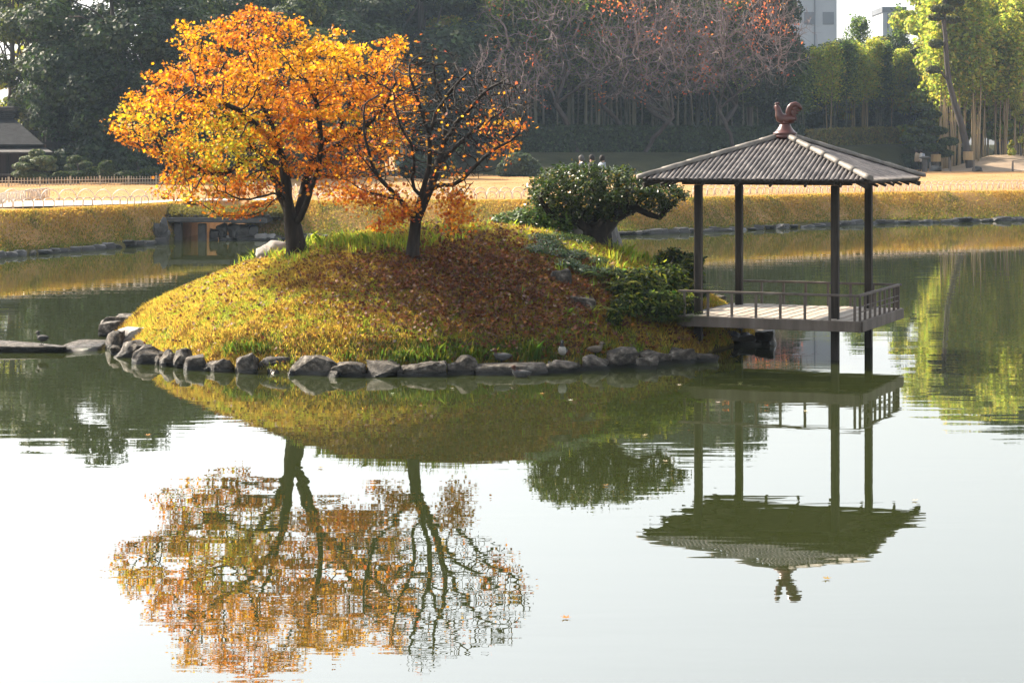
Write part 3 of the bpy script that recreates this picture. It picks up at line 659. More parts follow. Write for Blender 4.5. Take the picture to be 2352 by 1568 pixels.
# ------------------------------------------------------------------ broadleaf tree and shrubs of the island
poly3 = [(1214,470),(1212,425),(1235,398),(1270,384),(1330,376),(1400,384),(1460,390),(1510,404),(1560,425),(1580,446),(1572,466),(1550,476),(1525,488),(1490,474),(1455,484),(1440,506),(1400,496),(1350,496),(1300,492),(1250,500)]
D3 = 34.2
seeds3 = [([P(1366, 610, D3), P(1363, 585, D3), P(1362, 560, D3), P(1365, 540, D3)], None),
 (S3([(1365, 548), (1345, 530), (1330, 510), (1295, 505), (1262, 490), (1240, 455)], D3, D3-.5), 1),
 (S3([(1365, 545), (1385, 525), (1402, 505), (1430, 490), (1462, 478), (1490, 492), (1515, 500), (1532, 480), (1560, 455)], D3, D3-.2), 1),
 (S3([(1365, 540), (1370, 515), (1378, 480), (1370, 440), (1345, 410)], D3, D3+.4), 1),
 (S3([(1350, 532), (1322, 490), (1300, 450), (1290, 420)], D3, D3+.5), 1), (S3([(1402, 505), (1420, 460), (1440, 425)], D3, D3+.3), 1)]
att3 = volume_pts(poly3, D3, 1.0, 1300)
r3, rel, par, r, kids, base = make_tree('broadleaf_tree', 'low spreading evergreen with glossy dark leaves and thick twisted trunk', 'tree', seeds3, att3, (M_bark,), .09, .14, .005, .25, .02, trunk_at=.4, up=.02)
n = 14000; cen, k = leaf_spots(rel, r, .012, n, .055, .045)
col = pick([[.05, .085, .02], [.08, .13, .025], [.16, .2, .04], [.3, .22, .05], [.03, .05, .015]], [5, 4, 1.5, .5, 3], n)
N = rng.normal(0, .7, (n, 3)); N[:, 2] += .9
Vb, Fb = leaves_np(cen, rng.uniform(.05, .08, n), OVAL, N, .3)
mesh_np('leaves', Vb, Fb, L_gloss, r3, col=jitter(col, n, .2, .08), kind='stuff')

def shrub(name, label, cat, blobs, n, size, tmpl, cols, wts, mat, up=.5, group=None, base=None, stems=7, shell=.55, stem_mat=None, hue=.08):
    """blobs: list of (x,y,z,rx,ry,rz) in world; leaves fill the outer part of each blob"""
    B = np.array(blobs, float); root_p = np.array(base if base is not None else [B[0, 0], B[0, 1], B[:, 2].min()-B[0, 5]*.8])
    root = empty(name, root_p, label=label, cat=cat, group=group)
    vol = (B[:, 3]*B[:, 4]+B[:, 3]*B[:, 5]); k = rng.choice(len(B), n, p=vol/vol.sum())
    d = rng.standard_normal((n, 3)); d /= np.linalg.norm(d, axis=1, keepdims=True)
    rr = 1-shell*rng.random(n)**1.5*(.6+.4*rng.random(n))+(.16 if shell > .7 else .05)*rng.standard_normal(n)
    bump = np.array([1+.16*mnoise.noise(Vector(tuple(q*2.3+kk*7.1))) for q, kk in zip(d, k)])
    cen = B[k, :3]+d*B[k, 3:6]*(rr*bump)[:, None]
    N = d+rng.normal(0, .6, (n, 3)); N[:, 2] += up
    Vb, Fb = leaves_np(cen-root_p, size*rng.uniform(.7, 1.25, n), tmpl, N, .3)
    mesh_np('leaves', Vb, Fb, mat, root, col=jitter(pick(cols, wts, n), n, .2, hue), kind='stuff')
    mb = MB(); kk = rng.choice(len(B), stems)
    for q in kk:
        e = B[q, :3]-root_p+rng.normal(0, .2, 3)*B[q, 3:6]; mb.tube([(0, 0, -.05), e*.5+rng.normal(0, .05, 3), e], [.02*max(1, B[0, 5]*2), .015*max(1, B[0, 5]*2), .006], 5)
    mb.build('stem', stem_mat or M_bark, root, smooth=True)
    return root
def blob(u, v, D, ru, rv, rd=None):
    p = P(u, v, D); k = D/FPX; return (p[0], p[1], p[2], ru*k, rd if rd else ru*k*.8, rv*k)
dk = [[.04, .075, .02], [.06, .11, .025], [.11, .17, .035], [.025, .045, .015]]
shrub('low_shrub', 'low glossy green shrub behind the crest left of the broadleaf tree', 'shrub', [blob(1170, 512, 34.0, 52, 24), blob(1220, 506, 34.0, 58, 32), blob(1275, 509, 34.0, 55, 32), blob(1195, 495, 34.4, 26, 12), blob(1310, 516, 34.2, 30, 22), blob(1150, 520, 34.2, 34, 14)], 4200, .07, OVAL, [[.07, .13, .025], [.12, .2, .04], [.2, .3, .05], [.03, .06, .02]], [3, 4, 3, 2], L_gloss, up=.8)
gb = [blob(u_, v_, hit(u_, v_+8)[1], 36, 12, .35) for u_, v_ in [(1240, 548), (1285, 545), (1330, 552), (1230, 572), (1275, 580), (1320, 585), (1365, 600), (1300, 605), (1340, 620), (1395, 622), (1260, 562)]]
shrub('ground_cover', 'low mat of small dark green leaves below the broadleaf tree', 'ground cover', gb, 9000, .045, OVAL, [[.05, .1, .03], [.09, .15, .05], [.15, .22, .05], [.03, .06, .02]], [3, 4, 2, 2], L_gloss, up=1.2)
# ferns and bushes between the tree and the pavilion
def fern(name, label, spots, n_fr, L, group=None, cols=((.12, .2, .03), (.2, .28, .04), (.07, .12, .02))):
    root_p = spots[0]; root = empty(name, root_p, label=label, cat='fern', group=group); V = []; F = []; cl = []
    allv = []; 
    for sp in spots:
        for _ in range(n_fr):
            a = rng.uniform(0, 2*math.pi); l = L*rng.uniform(.6, 1.1); up_ = rng.uniform(.3, 1.0)
            base_c = np.array(cols[rng.integers(len(cols))])*rng.uniform(.7, 1.3); sp2 = sp-root_p+np.append(rng.normal(0, .08, 2), 0)
            m_ = 12
            for j in range(1, m_):
                t = j/m_; p = sp2+np.array([math.cos(a)*l*t, math.sin(a)*l*t, l*(up_*t-.75*t*t)]); w = l*.3*(1-t)*min(1, t*5)+.01
                for s in (-1, 1):
                    e = p+np.array([-math.sin(a)*s*w+math.cos(a)*w*.4, math.cos(a)*s*w+math.sin(a)*w*.4, -.1*w]); tg = np.array([math.cos(a), math.sin(a), 0])*l/m_*.75
                    allv += [p, e, p+tg]; cl.append(base_c)
    nn = len(cl); mesh_np('fronds', np.array(allv), np.arange(nn*3).reshape(nn, 3), L_grass, root, col=jitter(np.array(cl), nn, .1, .04), kind='stuff'); return root
sp = [hit(u_, v_)+np.array([0, 0, z_]) for u_, v_, z_ in [(1400, 660, .05), (1425, 690, .05), (1450, 715, .05), (1480, 745, .05), (1520, 755, .1), (1560, 762, .15), (1380, 640, .05), (1410, 720, .0), (1540, 738, .3), (1350, 640, .0), (1500, 730, .3)]]
fern('fern_clump', 'wide clump of arching ferns at the foot of the dark bush', sp, 20, .5)
hb = lambda u, v, ru, rv, dv=30, lift=0: blob(u, v, hit(u, v+dv)[1]+lift, ru, rv)
bb = [hb(1470, 650, 50, 34), hb(1530, 655, 48, 44), hb(1560, 612, 40, 30), hb(1530, 600, 30, 22), hb(1588, 640, 28, 44), hb(1500, 700, 62, 30), hb(1440, 665, 38, 28), hb(1560, 705, 38, 34), hb(1445, 700, 34, 26)]
bb += [hb(rng.uniform(1410, 1608), rng.uniform(585, 730), rng.uniform(12, 26), rng.uniform(8, 18)) for _ in range(34)]
bb = [q for q in bb if not (q[0]/q[1]*FPX+U0 < 1480 and (CAMH-q[2])*FPX/q[1]+HOR < 625)]
shrub('dark_bush', 'dense dark leafy bush touching the left post of the pavilion', 'bush', bb, 22000, .08, OVAL, [[.03, .05, .015], [.07, .11, .02], [.16, .2, .03], [.34, .36, .05]], [4, 4, 2, 1.2], L_grass, up=.8, shell=.8, hue=.12)
sp = [np.array(q[:3])+np.array([0, -.05, q[5]*.6]) for q in bb[9:24]]
fern('fern_clump', 'arching sunlit fern fronds spilling over the top of the dark bush', sp, 6, .42, cols=((.3, .36, .05), (.42, .42, .06), (.14, .2, .03)))  # lighter frond colours carry the sunlight on the bush top
fern('reed_tuft', 'tuft of upright yellow green fronds at the water edge beneath the bush', [hit(1450, 700)+np.array([0, 0, .05])], 10, .4, cols=((.3, .32, .05), (.4, .34, .06)))

# ------------------------------------------------------------------ pavilion
PC = (4.19, 31.4); PR = math.radians(-23.2)
pav = empty('water_pavilion', (PC[0], PC[1], 0), PR, label='small open wooden pavilion on posts over the water beside the island', cat='pavilion')
DT, DB = .61, .45     # deck top and fascia bottom
for sx in (-1, 1):
    for sy in (-1, 1):
        MB().box((sx*1.05-.055, sy*1.05-.055, -1.0), (sx*1.05+.055, sy*1.05+.055, 2.56)).build('post', M_wood_post, pav, bevel=.008)
H = 1.385
MB().box((-H, -H-.03, DB), (H, -H+.03, DT-.005)).build('fascia_board', M_wood_grey, pav, bevel=.006)
MB().box((-H, H-.03, DB), (H, H+.03, DT-.005)).build('fascia_board', M_wood_grey, pav, bevel=.006)
for sx in (-1, 1):
    MB().box((sx*H-.03+sx*.002, -H+.032, DB), (sx*H+.03+sx*.002, H-.032, DT-.005)).build('fascia_board', M_wood_grey, pav, bevel=.006)
for y0 in (-1.05, 0, 1.05):
    MB().box((-H+.04, y0+.06, DB+.01), (H-.04, y0+.13, DT-.035)).build('joist', M_wood_dark, pav)
npl = 15; pw = (2*H-.08)/npl
for i_ in range(npl):
    x0 = -H+.04+i_*pw; dz = rng.uniform(-.004, .004)
    MB().box((x0+.014, -H+.034, DT-.032+dz), (x0+pw-.014, H-.034, DT+dz)).build('deck_plank', M_plank, pav, bevel=.004)
# railings on front, right and back; the left side is open to the island
def rail(p0, p1, nb, mids=()):
    p0 = np.array(p0, float); p1 = np.array(p1, float); d = p1-p0; L = np.linalg.norm(d); a = math.atan2(d[1], d[0])
    def bar(z0, z1, w, ext, nm):
        o = MB().box((-ext, -w/2, z0), (L+ext, w/2, z1)).build(nm, M_wood_grey, pav, bevel=.004); o.location = (p0[0], p0[1], 0); o.rotation_euler = (0, 0, a)
    bar(.955, .99, .055, .03 if nb != 9 else -.03, 'top_rail')
    for z in mids: bar(z, z+.018, .018, -.01, 'mid_rail')
    for i_ in range(nb):
        q = p0+d*(i_+.15)/(nb-.7)
        MB().box((q[0]-.017, q[1]-.017, DT-.04), (q[0]+.017, q[1]+.017, .954)).build('baluster', M_wood_grey, pav)
R_ = 1.35
rail((-R_, -R_), (R_, -R_), 8); rail((R_, -R_+.04), (R_, R_-.04), 9, (.72, .8)); rail((-R_+.05, R_), (R_, R_), 8, ())
o = MB().box((-R_-.017, -1.29, .74), (-R_+.0, -.75, .76)).build('mid_rail', M_wood_grey, pav)
for ch in pav.children:
    if not ch.name.startswith('post'): ch.location.x += .12
# roof frame
for s in (-1, 1):
    MB().box((-1.3, s*1.05-.04, 2.562), (1.3, s*1.05+.04, 2.63)).build('beam', M_wood_dark, pav)
    MB().box((s*1.05-.04, -1.3, 2.572), (s*1.05+.04, -1.092, 2.64)).build('beam', M_wood_dark, pav)
    MB().box((s*1.05-.04, -1.008, 2.572), (s*1.05+.04, 1.3, 2.64)).build('beam', M_wood_dark, pav)
RH, EZ, AZ = 1.705, 2.64, 3.27
def roof_pt(face, a, t, lift=0.0):
    """face 0 front,1 right,2 back,3 left; a offset along the eave, t 0 eave .. 1 apex"""
    x, y = a, -RH*(1-t); z = EZ+(AZ-EZ)*t+lift*.94; y -= lift*.33
    c, s = math.cos(face*math.pi/2), math.sin(face*math.pi/2); return np.array([c*x-s*y, s*x+c*y, z])
for f_ in range(4):
    mb = MB(); tri = [roof_pt(f_, -RH, 0), roof_pt(f_, RH, 0), roof_pt(f_, 0, 1)]; low = [p-np.array([0, 0, .035]) for p in tri]
    mb.add(tri+low, [(0, 1, 2), (5, 4, 3), (0, 3, 4, 1)]).build('roof_board', M_wood_dark, pav)
    nr = 47
    for i_ in range(nr):
        a = -RH+(i_+.5)*2*RH/nr; tmax = 1-abs(a)/RH
        if tmax < .03: continue
        ks = max(3, int(tmax*RH/.09)); V = []; F = []; rb = .0335*rng.uniform(.93, 1.05); ph = rng.random(); off = rng.normal(0, .0025)
        m_ = 6
        for q in range(ks+1):
            t = tmax*q/ks-(.018 if q == 0 else 0); knot = ((t*RH+ph*.3) % .31)/.31; rr_ = rb*(1+.16*math.exp(-((knot-.5)/.09)**2))
            for j_ in range(m_+1):
                th = math.pi*j_/m_; V.append(roof_pt(f_, a+off+math.cos(th)*rr_, t, math.sin(th)*rr_*1.0+.004))
        for q in range(ks):
            for j_ in range(m_): F.append((q*(m_+1)+j_, (q+1)*(m_+1)+j_, (q+1)*(m_+1)+j_+1, q*(m_+1)+j_+1))
        F.append(tuple(range(m_, -1, -1)))
        mesh_np('bamboo_tile', np.array(V), F, M_tile, pav, smooth=True)
    # rafters whose ends show below the eave
    for a in np.linspace(-1.3, 1.3, 6):
        t1 = 1-abs(a)/RH; e = [roof_pt(f_, a, -.035, -.062), roof_pt(f_, a, t1*.9, -.062)]
        MB().tube(e, .022, 6).build('rafter', M_wood_dark, pav, smooth=False)
for f_ in range(4):
    e0 = roof_pt(f_, RH+.04, -.03, .05); e1 = roof_pt(f_, .0, 1, .05)
    d = e1-e0; nseg = 6
    for q in range(nseg):
        a = e0+d*(q/nseg); b = e0+d*((q+1.04)/nseg) if q < nseg-1 else e1
        r0, r1_ = .052, .045
        side = np.cross(d, [0, 0, 1]); side /= np.linalg.norm(side); upv = np.cross(side, d); upv /= np.linalg.norm(upv)
        V = []; F = []; m_ = 8; st = 4
        for w_ in range(st+1):
            c = a+(b-a)*w_/st; rr_ = (r0+(r1_-r0)*w_/st)*(1+.08*math.exp(-((w_-2)/.6)**2))
            for j_ in range(m_+1):
                th = -.25+(math.pi+.5)*j_/m_; V.append(c+side*math.cos(th)*rr_+upv*math.sin(th)*rr_)
        for w_ in range(st):
            for j_ in range(m_): F.append((w_*(m_+1)+j_, (w_+1)*(m_+1)+j_, (w_+1)*(m_+1)+j_+1, w_*(m_+1)+j_+1))
        F.append(tuple(range(m_+1)))
        mesh_np('hip_tile', np.array(V), F, M_hip, pav, smooth=True)
    MB().tube([roof_pt(f_, RH*.98, -.02, -.075), roof_pt(f_, RH*.1, .9, -.075)], .04, 6).build('hip_rafter', M_wood_dark, pav)
# rooster on top: px units of an enlarged crop, 1 px = .49 mm
K = .000489
def rp(x, y, dep=0.0): return np.array([(x-1075)*K, dep, 3.325+(1240-y)*K])
MB().lathe([(.05, 3.24), (.175, 3.262), (.178, 3.30), (.165, 3.315), (.183, 3.325), (.183, 3.345), (.155, 3.362), (.115, 3.41), (.09, 3.45), (.085, 3.475)], 28).build('finial_base', M_rooster, pav, smooth=True)
roo = MB().tube([rp(1400, 800), rp(1350, 770), rp(1270, 770), rp(1150, 780), rp(1030, 775), rp(930, 720), rp(885, 620), rp(870, 520), rp(845, 430), rp(815, 375), rp(785, 350), rp(765, 345)],
                [K*25, K*75, K*130, K*165, K*175, K*165, K*125, K*98, K*88, K*75, K*50, K*20], 16, fb=.8, ref=(0, 1, 0))
rooster = roo.build('rooster', M_rooster, pav, smooth=True); rooster.rotation_euler = (0, 0, math.radians(10))
MB().tube([rp(1180, 740), rp(1175, 640), rp(1185, 520), rp(1225, 410), rp(1300, 330), rp(1400, 305), rp(1490, 340), rp(1560, 420), rp(1590, 490)], [K*70, K*85, K*90, K*92, K*90, K*85, K*75, K*55, K*10], 12, fb=.6, ref=(0, 1, 0)).build('tail', M_rooster, rooster, smooth=True)
for (x0, y0, x1, y1, x2, y2) in [(1260, 640, 1400, 480, 1560, 520), (1270, 680, 1400, 560, 1500, 600), (1280, 720, 1390, 640, 1420, 700), (1290, 780, 1400, 760, 1440, 820), (1260, 850, 1330, 850, 1360, 890), (1320, 500, 1430, 400, 1530, 440)]:
    MB().tube([rp(x0, y0), rp((x0+x1)/2, (y0+y1)/2), rp(x1, y1), rp(x2, y2)], [K*70, K*75, K*60, K*8], 8, fb=.5, ref=(0, 1, 0)).build('tail_feather', M_rooster, rooster, smooth=True)
MB().tube([rp(760, 320), rp(775, 295), rp(805, 280), rp(835, 290)], [K*15, K*36, K*44, K*20], 8, fb=.6, ref=(0, 1, 0)).tube([rp(820, 290), rp(850, 275), rp(880, 280), rp(900, 300)], [K*20, K*38, K*34, K*12], 8, fb=.6, ref=(0, 1, 0)).build('comb', M_rooster, rooster, smooth=True)
MB().tube([rp(760, 360), rp(755, 400), rp(765, 440), rp(785, 470)], [K*18, K*32, K*38, K*15], 8, fb=.6, ref=(0, 1, 0)).build('wattle', M_rooster, rooster, smooth=True)
MB().tube([rp(775, 350), rp(750, 365), rp(728, 380)], [K*30, K*20, K*4], 8).build('beak', M_rooster, rooster, smooth=True)
MB().tube([rp(1100, 860), rp(1085, 900), rp(1085, 960)], [K*150, K*140, K*110], 14).build('legs', M_rooster, rooster, smooth=True)

# ------------------------------------------------------------------ ducks
def paint(name, stops, scale=30): return surf_mat(name, stops, scale=scale, bump=.2, bdist=.004, rough=.7)
M_dgrey = paint('grey_plumage', [(.3, (.05,.05,.05)), (.7, (.14,.138,.135))]); M_dhead = paint('chestnut_head', [(.3, (.04,.013,.008)), (.7, (.12,.04,.02))])
M_dpale = paint('pale_breast', [(.3, (.36,.34,.31)), (.7, (.6,.57,.52))]); M_dbrown = paint('brown_plumage', [(.3, (.09,.07,.05)), (.7, (.26,.21,.16))])
M_bill = paint('dark_bill', [(.3, (.03,.03,.03)), (.7, (.08,.08,.08))]); M_dark = paint('dark_plumage', [(.3, (.015,.015,.016)), (.7, (.04,.04,.042))])
def duck(label, at, head_dir, mats, s=1.0, legs=True, facing_cam=False, tuck=False):
    """x forward; body of one mesh with neck and head"""
    body, hd, wing = mats
    root = empty('duck', at, head_dir, label=label, cat='duck', group='ducks at the foot of the island')
    root.scale = (s, s, s); z0 = .065 if legs else -.015
    L = 1.0
    if facing_cam: pts = [(-.07, 0, .05), (-.045, 0, .055), (0, 0, .085), (.035, 0, .12), (.045, 0, .155), (.04, 0, .19), (.035, 0, .215), (.032, 0, .235)]; rad = [.012, .045, .068, .062, .04, .024, .026, .012]
    else: pts = [(-.145, 0, .075), (-.11, 0, .07), (-.06, 0, .062), (0, 0, .058), (.055, 0, .066), (.085, 0, .095), (.09, 0, .125), (.095, 0, .15), (.1, 0, .17)]; rad = [.008, .032, .052, .06, .054, .034, .024, .028, .01]
    pts = [(x, y, z+z0) for x, y, z in pts]
    mb = MB().tube(pts, rad, 12, fb=.9, ref=(0, 1, 0))
    b = mb.build('body', body, root, smooth=True); b.data.materials.append(hd)
    mi = np.zeros(len(b.data.polygons), dtype=np.int32)
    zc = np.array([p.center.z-z0 for p in b.data.polygons]); xc = np.array([p.center.x for p in b.data.polygons])
    mi[(zc > (.17 if facing_cam else .112)) & (xc > .0)] = 1; b.data.polygons.foreach_set('material_index', mi)
    hp = np.array(pts[-2]) if not facing_cam else np.array(pts[-2])
    # round head joined into the same body mesh
    bm = bmesh.new(); bm.from_mesh(b.data); r_ = bmesh.ops.create_uvsphere(bm, u_segments=12, v_segments=8, radius=.031)
    for v_ in r_['verts']: v_.co = Vector((v_.co.x*1.15, v_.co.y*.9, v_.co.z))+Vector(hp)
    for v_ in r_['verts']:
        for f in v_.link_faces: f.material_index = 1; f.smooth = True
    bm.to_mesh(b.data); bm.free()
    h = hp; MB().tube([h+(.025, 0, .0), h+(.045, 0, -.006), h+(.065, 0, -.01)], [.012, .01, .006], 8, flat=1.3).build('bill', M_bill, root, smooth=True)
    for s_ in (-1, 1):
        zz = z0
        if facing_cam: w = MB().tube([(.02, s_*.055, .12+zz), (-.02, s_*.062, .09+zz), (-.07, s_*.035, .045+zz)], [.014, .022, .004], 8, fb=.5, ref=(0, 1, 0))
        else: w = MB().tube([(.05, s_*.045, .08+zz), (0, s_*.05, .08+zz), (-.06, s_*.04, .078+zz), (-.15, s_*.012, .085+zz)], [.012, .03, .026, .003], 8, fb=.45, ref=(0, 1, 0))
        w.build('wing', wing, root, smooth=True)
        if legs: MB().tube([(0, s_*.022, z0+.01), (0, s_*.022, .012)], [.006, .005], 6).tube([(-.005, s_*.022, .006), (.035, s_*.03, .004)], [.006, .012], 6, flat=1).build('leg', M_bill, root)
    return root
def top_at(u, v, D): return P(u, v, D)
duck('grey teal with chestnut head standing on the long flat rim slab', P(1152, 839, 28.45), math.radians(180), (M_dgrey, M_dhead, M_dgrey), .98)
duck('duck with pale breast and dark head upright facing the pond', P(1292, 830, 28.75), math.radians(-100), (M_dpale, M_dark, M_dgrey), .98, facing_cam=True)
duck('mottled brown duck resting its head on its back beside the grass', P(1368, 820, 29.2), math.radians(15), (M_dbrown, M_dbrown, M_dbrown), .9, legs=True)
duck('teal swimming just off the rim with chestnut head', W(1196, 866)+np.array([0, 0, 0.0]), math.radians(178), (M_dgrey, M_dhead, M_dgrey), 1.0, legs=False)
bird = duck('small dark bird standing on the long stepping slab', np.array([(97-U0)/FPX*31.25, 31.25, .1]), math.radians(150), (M_dark, M_dark, M_dark), .9); bird.name = 'bird'; bird['category'] = 'bird'; bird['group'] = 'birds on stepping stones'

# ------------------------------------------------------------------ bridge
BD = 70.3
br = empty('stone_bridge', P(470, 553, BD), label='low stone slab bridge with grassy deck over the channel', cat='bridge')
b0 = np.array(br.location)
def rel_box(u0, u1, v0, v1, Da, Db, name, mat, bevel=.03):
    a = P(u0, v1, Da); b = P(u1, v0, Da); return MB().box((a[0]-b0[0], Da-b0[1], a[2]-b0[2]), (b[0]-b0[0], Db-b0[1], b[2]-b0[2])).build(name, mat, br, bevel=bevel)
rel_box(372, 530, 499, 511, BD-.2, BD+2.4, 'slab', M_stone_beam); rel_box(530, 612, 500, 513, BD-.1, BD+2.3, 'slab', M_stone_beam)
for i_, u_ in enumerate(np.linspace(352, 606, 18)): rel_box(u_, u_+13, 493, 499.5, BD-.1+rng.uniform(-.05, .05), BD+.5, 'log', M_wood_dark, .02)
rel_box(399, 416, 511.5, 566, BD+.1, BD+.45, 'pier', M_stone_beam); rel_box(454, 472, 513.5, 566, BD+.1, BD+.45, 'pier', M_stone_beam)
rel_box(399, 416, 511.5, 566, BD+1.7, BD+2.0, 'pier', M_stone_beam)
def deck_pt(u, k):
    e = max(0, (400-u)/70, (u-590)/90); e = min(1, e)**1.5*2.4
    v, d = [(499, 0), (491, .12), (484, .5), (479, 1.0), (476, 1.7), (473, 2.6), (480, 3.4)][k]; v += 3*math.sin(u*.03)
    z = CAMH-(v-HOR)/FPX*(BD+d); z = min(z, 1.3); D = BD-.15+d+e*(1 if k < 6 else .6); return np.array([(u-U0)/FPX*BD, D, z])-b0
V = []; F = []; gu = np.linspace(322, 684, 60)
for u_ in gu: V += [deck_pt(u_, k) for k in range(7)]
for i_ in range(len(gu)-1):
    for k in range(6): q = i_*7+k; F.append((q, q+7, q+8, q+1))
mesh_np('earth_deck', np.array(V), F, M_soil, br, smooth=True)
n = 9000; uu = rng.uniform(326, 680, n); kk_ = rng.random(n)*4.2; A_ = np.array([deck_pt(a, int(b)) for a, b in zip(uu, kk_)]); B_ = np.array([deck_pt(a, int(b)+1) for a, b in zip(uu, kk_)]); pts = A_+(B_-A_)*(kk_-kk_.astype(int))[:, None]
Vb, Fb, cb = blades(pts[:, 0], pts[:, 1], pts[:, 2]-.02, rng.uniform(.06, .15, n), np.full(n, .035), jitter(np.array([.2, .17, .05]), n, .25), 1.3)
mesh_np('grass_fringe', Vb, Fb, L_grass, br, col=cb, kind='stuff')
ab = empty('stone_abutment', P(530, 553, BD), label='rough stacked boulders of the bridge abutment right of the piers', cat='stone wall')
for i_, r in enumerate([(482, 502, 523, 554), (497, 522, 512, 534), (500, 524, 530, 555), (520, 548, 512, 540), (518, 545, 536, 556), (543, 575, 514, 545), (540, 568, 538, 556), (565, 592, 518, 548), (556, 584, 540, 557), (580, 612, 535, 556), (480, 496, 536, 556), (600, 630, 538, 555), (366, 386, 498, 540), (352, 372, 512, 552), (368, 390, 528, 560), (340, 362, 534, 562)]):
    o = px_rock(None, *r, seed=500+i_, mat=M_rock_dark if i_ not in (9, 11, 4) else M_rock_pale, D=BD+.3 if i_ < 12 else 68.3); o.parent = ab; o.location -= ab.location

# stones edging the far banks
edg = empty('bank_edging', (0, 75, 0), label='row of dark stones edging the far bank of the pond', cat='stone edging')
protos = [hull_rock(.46, .4, .34, 600+i_, .1, 16, .4) for i_ in range(8)]
for me in protos: me.materials.append(M_rock_dark)
def put_edge(u, dz=0, sc=1.0):
    D = float(shore_D(u)); x = (u-U0)/FPX*D
    if CH_L-.1 < x < CH_R+.6: return
    o = bpy.data.objects.new('stone', protos[rng.integers(8)]); C.objects.link(o); o.parent = edg
    o.location = (x, D-.02-75, -.13+dz); o.rotation_euler = (0, 0, rng.choice([0, math.pi])+rng.normal(0, .15)); s = rng.uniform(.85, 1.15)*sc; o.scale = (s*rng.uniform(1.0, 1.6), s, s*rng.uniform(.75, 1.0))
u = -60.0
while u < 2420:
    put_edge(u); u += .34/float(shore_D(u))*FPX*rng.uniform(.85, 1.1)
px_rock(None, -12, 17, 543, 562, 640, M_rock, 'bank_rock', D=62.0, label='small pale rock half sunk in the left bank', cat='rock')

# ------------------------------------------------------------------ hoop fences and the picket fence
hoopme = {}
def hoop_mesh(w, h, key):
    if key in hoopme: return hoopme[key]
    pts = [(-w/2*math.cos(t)*(1 if True else 0), .05*math.sin(t*2), h*math.sin(t)**.8) for t in np.linspace(0.02, math.pi-.02, 11)]
    mb = MB().tube(pts, .017, 5); o = mb.build('hoop', M_hoop, None, smooth=True); me = o.data; bpy.data.objects.remove(o); hoopme[key] = me; return me
def hoops(label, path, w, h, over=1.0, rz=None, sink=.02):
    path = [np.array(p) for p in path]; root = empty('hoop_fence', path[0], label=label, cat='low fence', group='low bamboo hoop fences round the lawn'); me = hoop_mesh(w, h, (w, h))
    L = [0]; 
    for a, b in zip(path, path[1:]): L.append(L[-1]+np.linalg.norm((b-a)[:2]))
    s = 0
    while s < L[-1]:
        p = np.array([np.interp(s, L, [q[i_] for q in path]) for i_ in range(2)]); p2 = np.array([np.interp(min(s+.1, L[-1]), L, [q[i_] for q in path]) for i_ in range(2)]); d = p2-p
        if np.linalg.norm(d) < 1e-6: d = np.array([1., 0])
        o = bpy.data.objects.new('hoop', me); C.objects.link(o); o.parent = root
        o.location = (p[0]-path[0][0], p[1]-path[0][1], float(ground_z(p[0], p[1]))-path[0][2]-sink); o.rotation_euler = (rng.normal(0, .05), rng.normal(0, .03), math.atan2(d[1], d[0])+rng.normal(0, .05)); s += w*over*rng.uniform(.94, 1.06)
def PB(u, off): D = float(shore_D(u))+off; x = (u-U0)/FPX*D; return np.array([x, D, float(ground_z(x, D))])
def G(u, v, z=1.25):
    for _ in range(4):
        D = (CAMH-z)*FPX/(v-HOR); z = float(ground_z((u-U0)/FPX*D, D)); z = max(z, .9)
    return np.array([(u-U0)/FPX*D, D, z])
hoops('front row of low hoops along the near edge of the pale path', [PB(u_, path_ow(u_)[0]-.2) for u_ in (-60, 0, 60, 120, 200, 260, 345)], .4, .33)
hoops('taller overlapping hoops along the far edge of the pale path', [PB(u_, sum(path_ow(u_))+.3) for u_ in (-60, 0, 60, 120, 200, 260, 330, 400)], .66, .46)
hoops('short row of hoops turned edge on, standing left on the lawn', [G(-30, 480), G(10, 470), G(60, 463), G(112, 456)], .34, .42, .75)
hoops('front row of hoops crossing the lawn edge behind the maples', [G(640, 463), G(900, 462), G(1150, 458), G(1230, 456)], .42, .32)
hoops('second row of hoops close behind the maples on the lawn', [G(560, 462), G(900, 457), G(1235, 453)], .52, .42)
hoops('front row of hoops along the lawn edge seen through the pavilion', [G(1600, 451), G(1800, 447), G(2100, 441), G(2420, 433)], .42, .33)
hoops('second row of hoops along the lawn edge right of the pavilion', [G(1600, 447), G(1800, 443), G(2100, 437), G(2420, 430)], .46, .42)
hoops('far row of small dim hoops at the shaded back of the lawn', [G(1080, 407), G(1240, 406)], .45, .35)
pf = empty('picket_fence', G(0, 429), label='low bamboo picket fence across the back of the left lawn', cat='fence'); p0 = np.array(pf.location)
e0, e1 = G(-40, 430), G(402, 422); npk = 66
pk = MB().box((-.017, -.012, 0), (.017, .012, .42)).build('picket', M_bamboo_fence, pf); thick = MB().box((-.04, -.03, 0), (.04, .03, .45)).build('fence_post', M_bamboo_fence, pf)
for i_ in range(npk):
    q = e0+(e1-e0)*i_/(npk-1)-p0; src = thick if i_ % 10 == 8 else pk
    o = src if (i_ == 0 and src is pk) or i_ == 8 else inst(src, pf); o.location = (q[0], q[1], q[2]); o.rotation_euler = (rng.normal(0, .02), rng.normal(0, .02), 0); o.scale = (1, 1, rng.uniform(.93, 1.05))
for z in (.1, .28):
    MB().tube([e0-p0+np.array([0, -.03, z]), e1-p0+np.array([0, -.03, z])], .017, 6).build('fence_rail', M_bamboo_fence, pf)

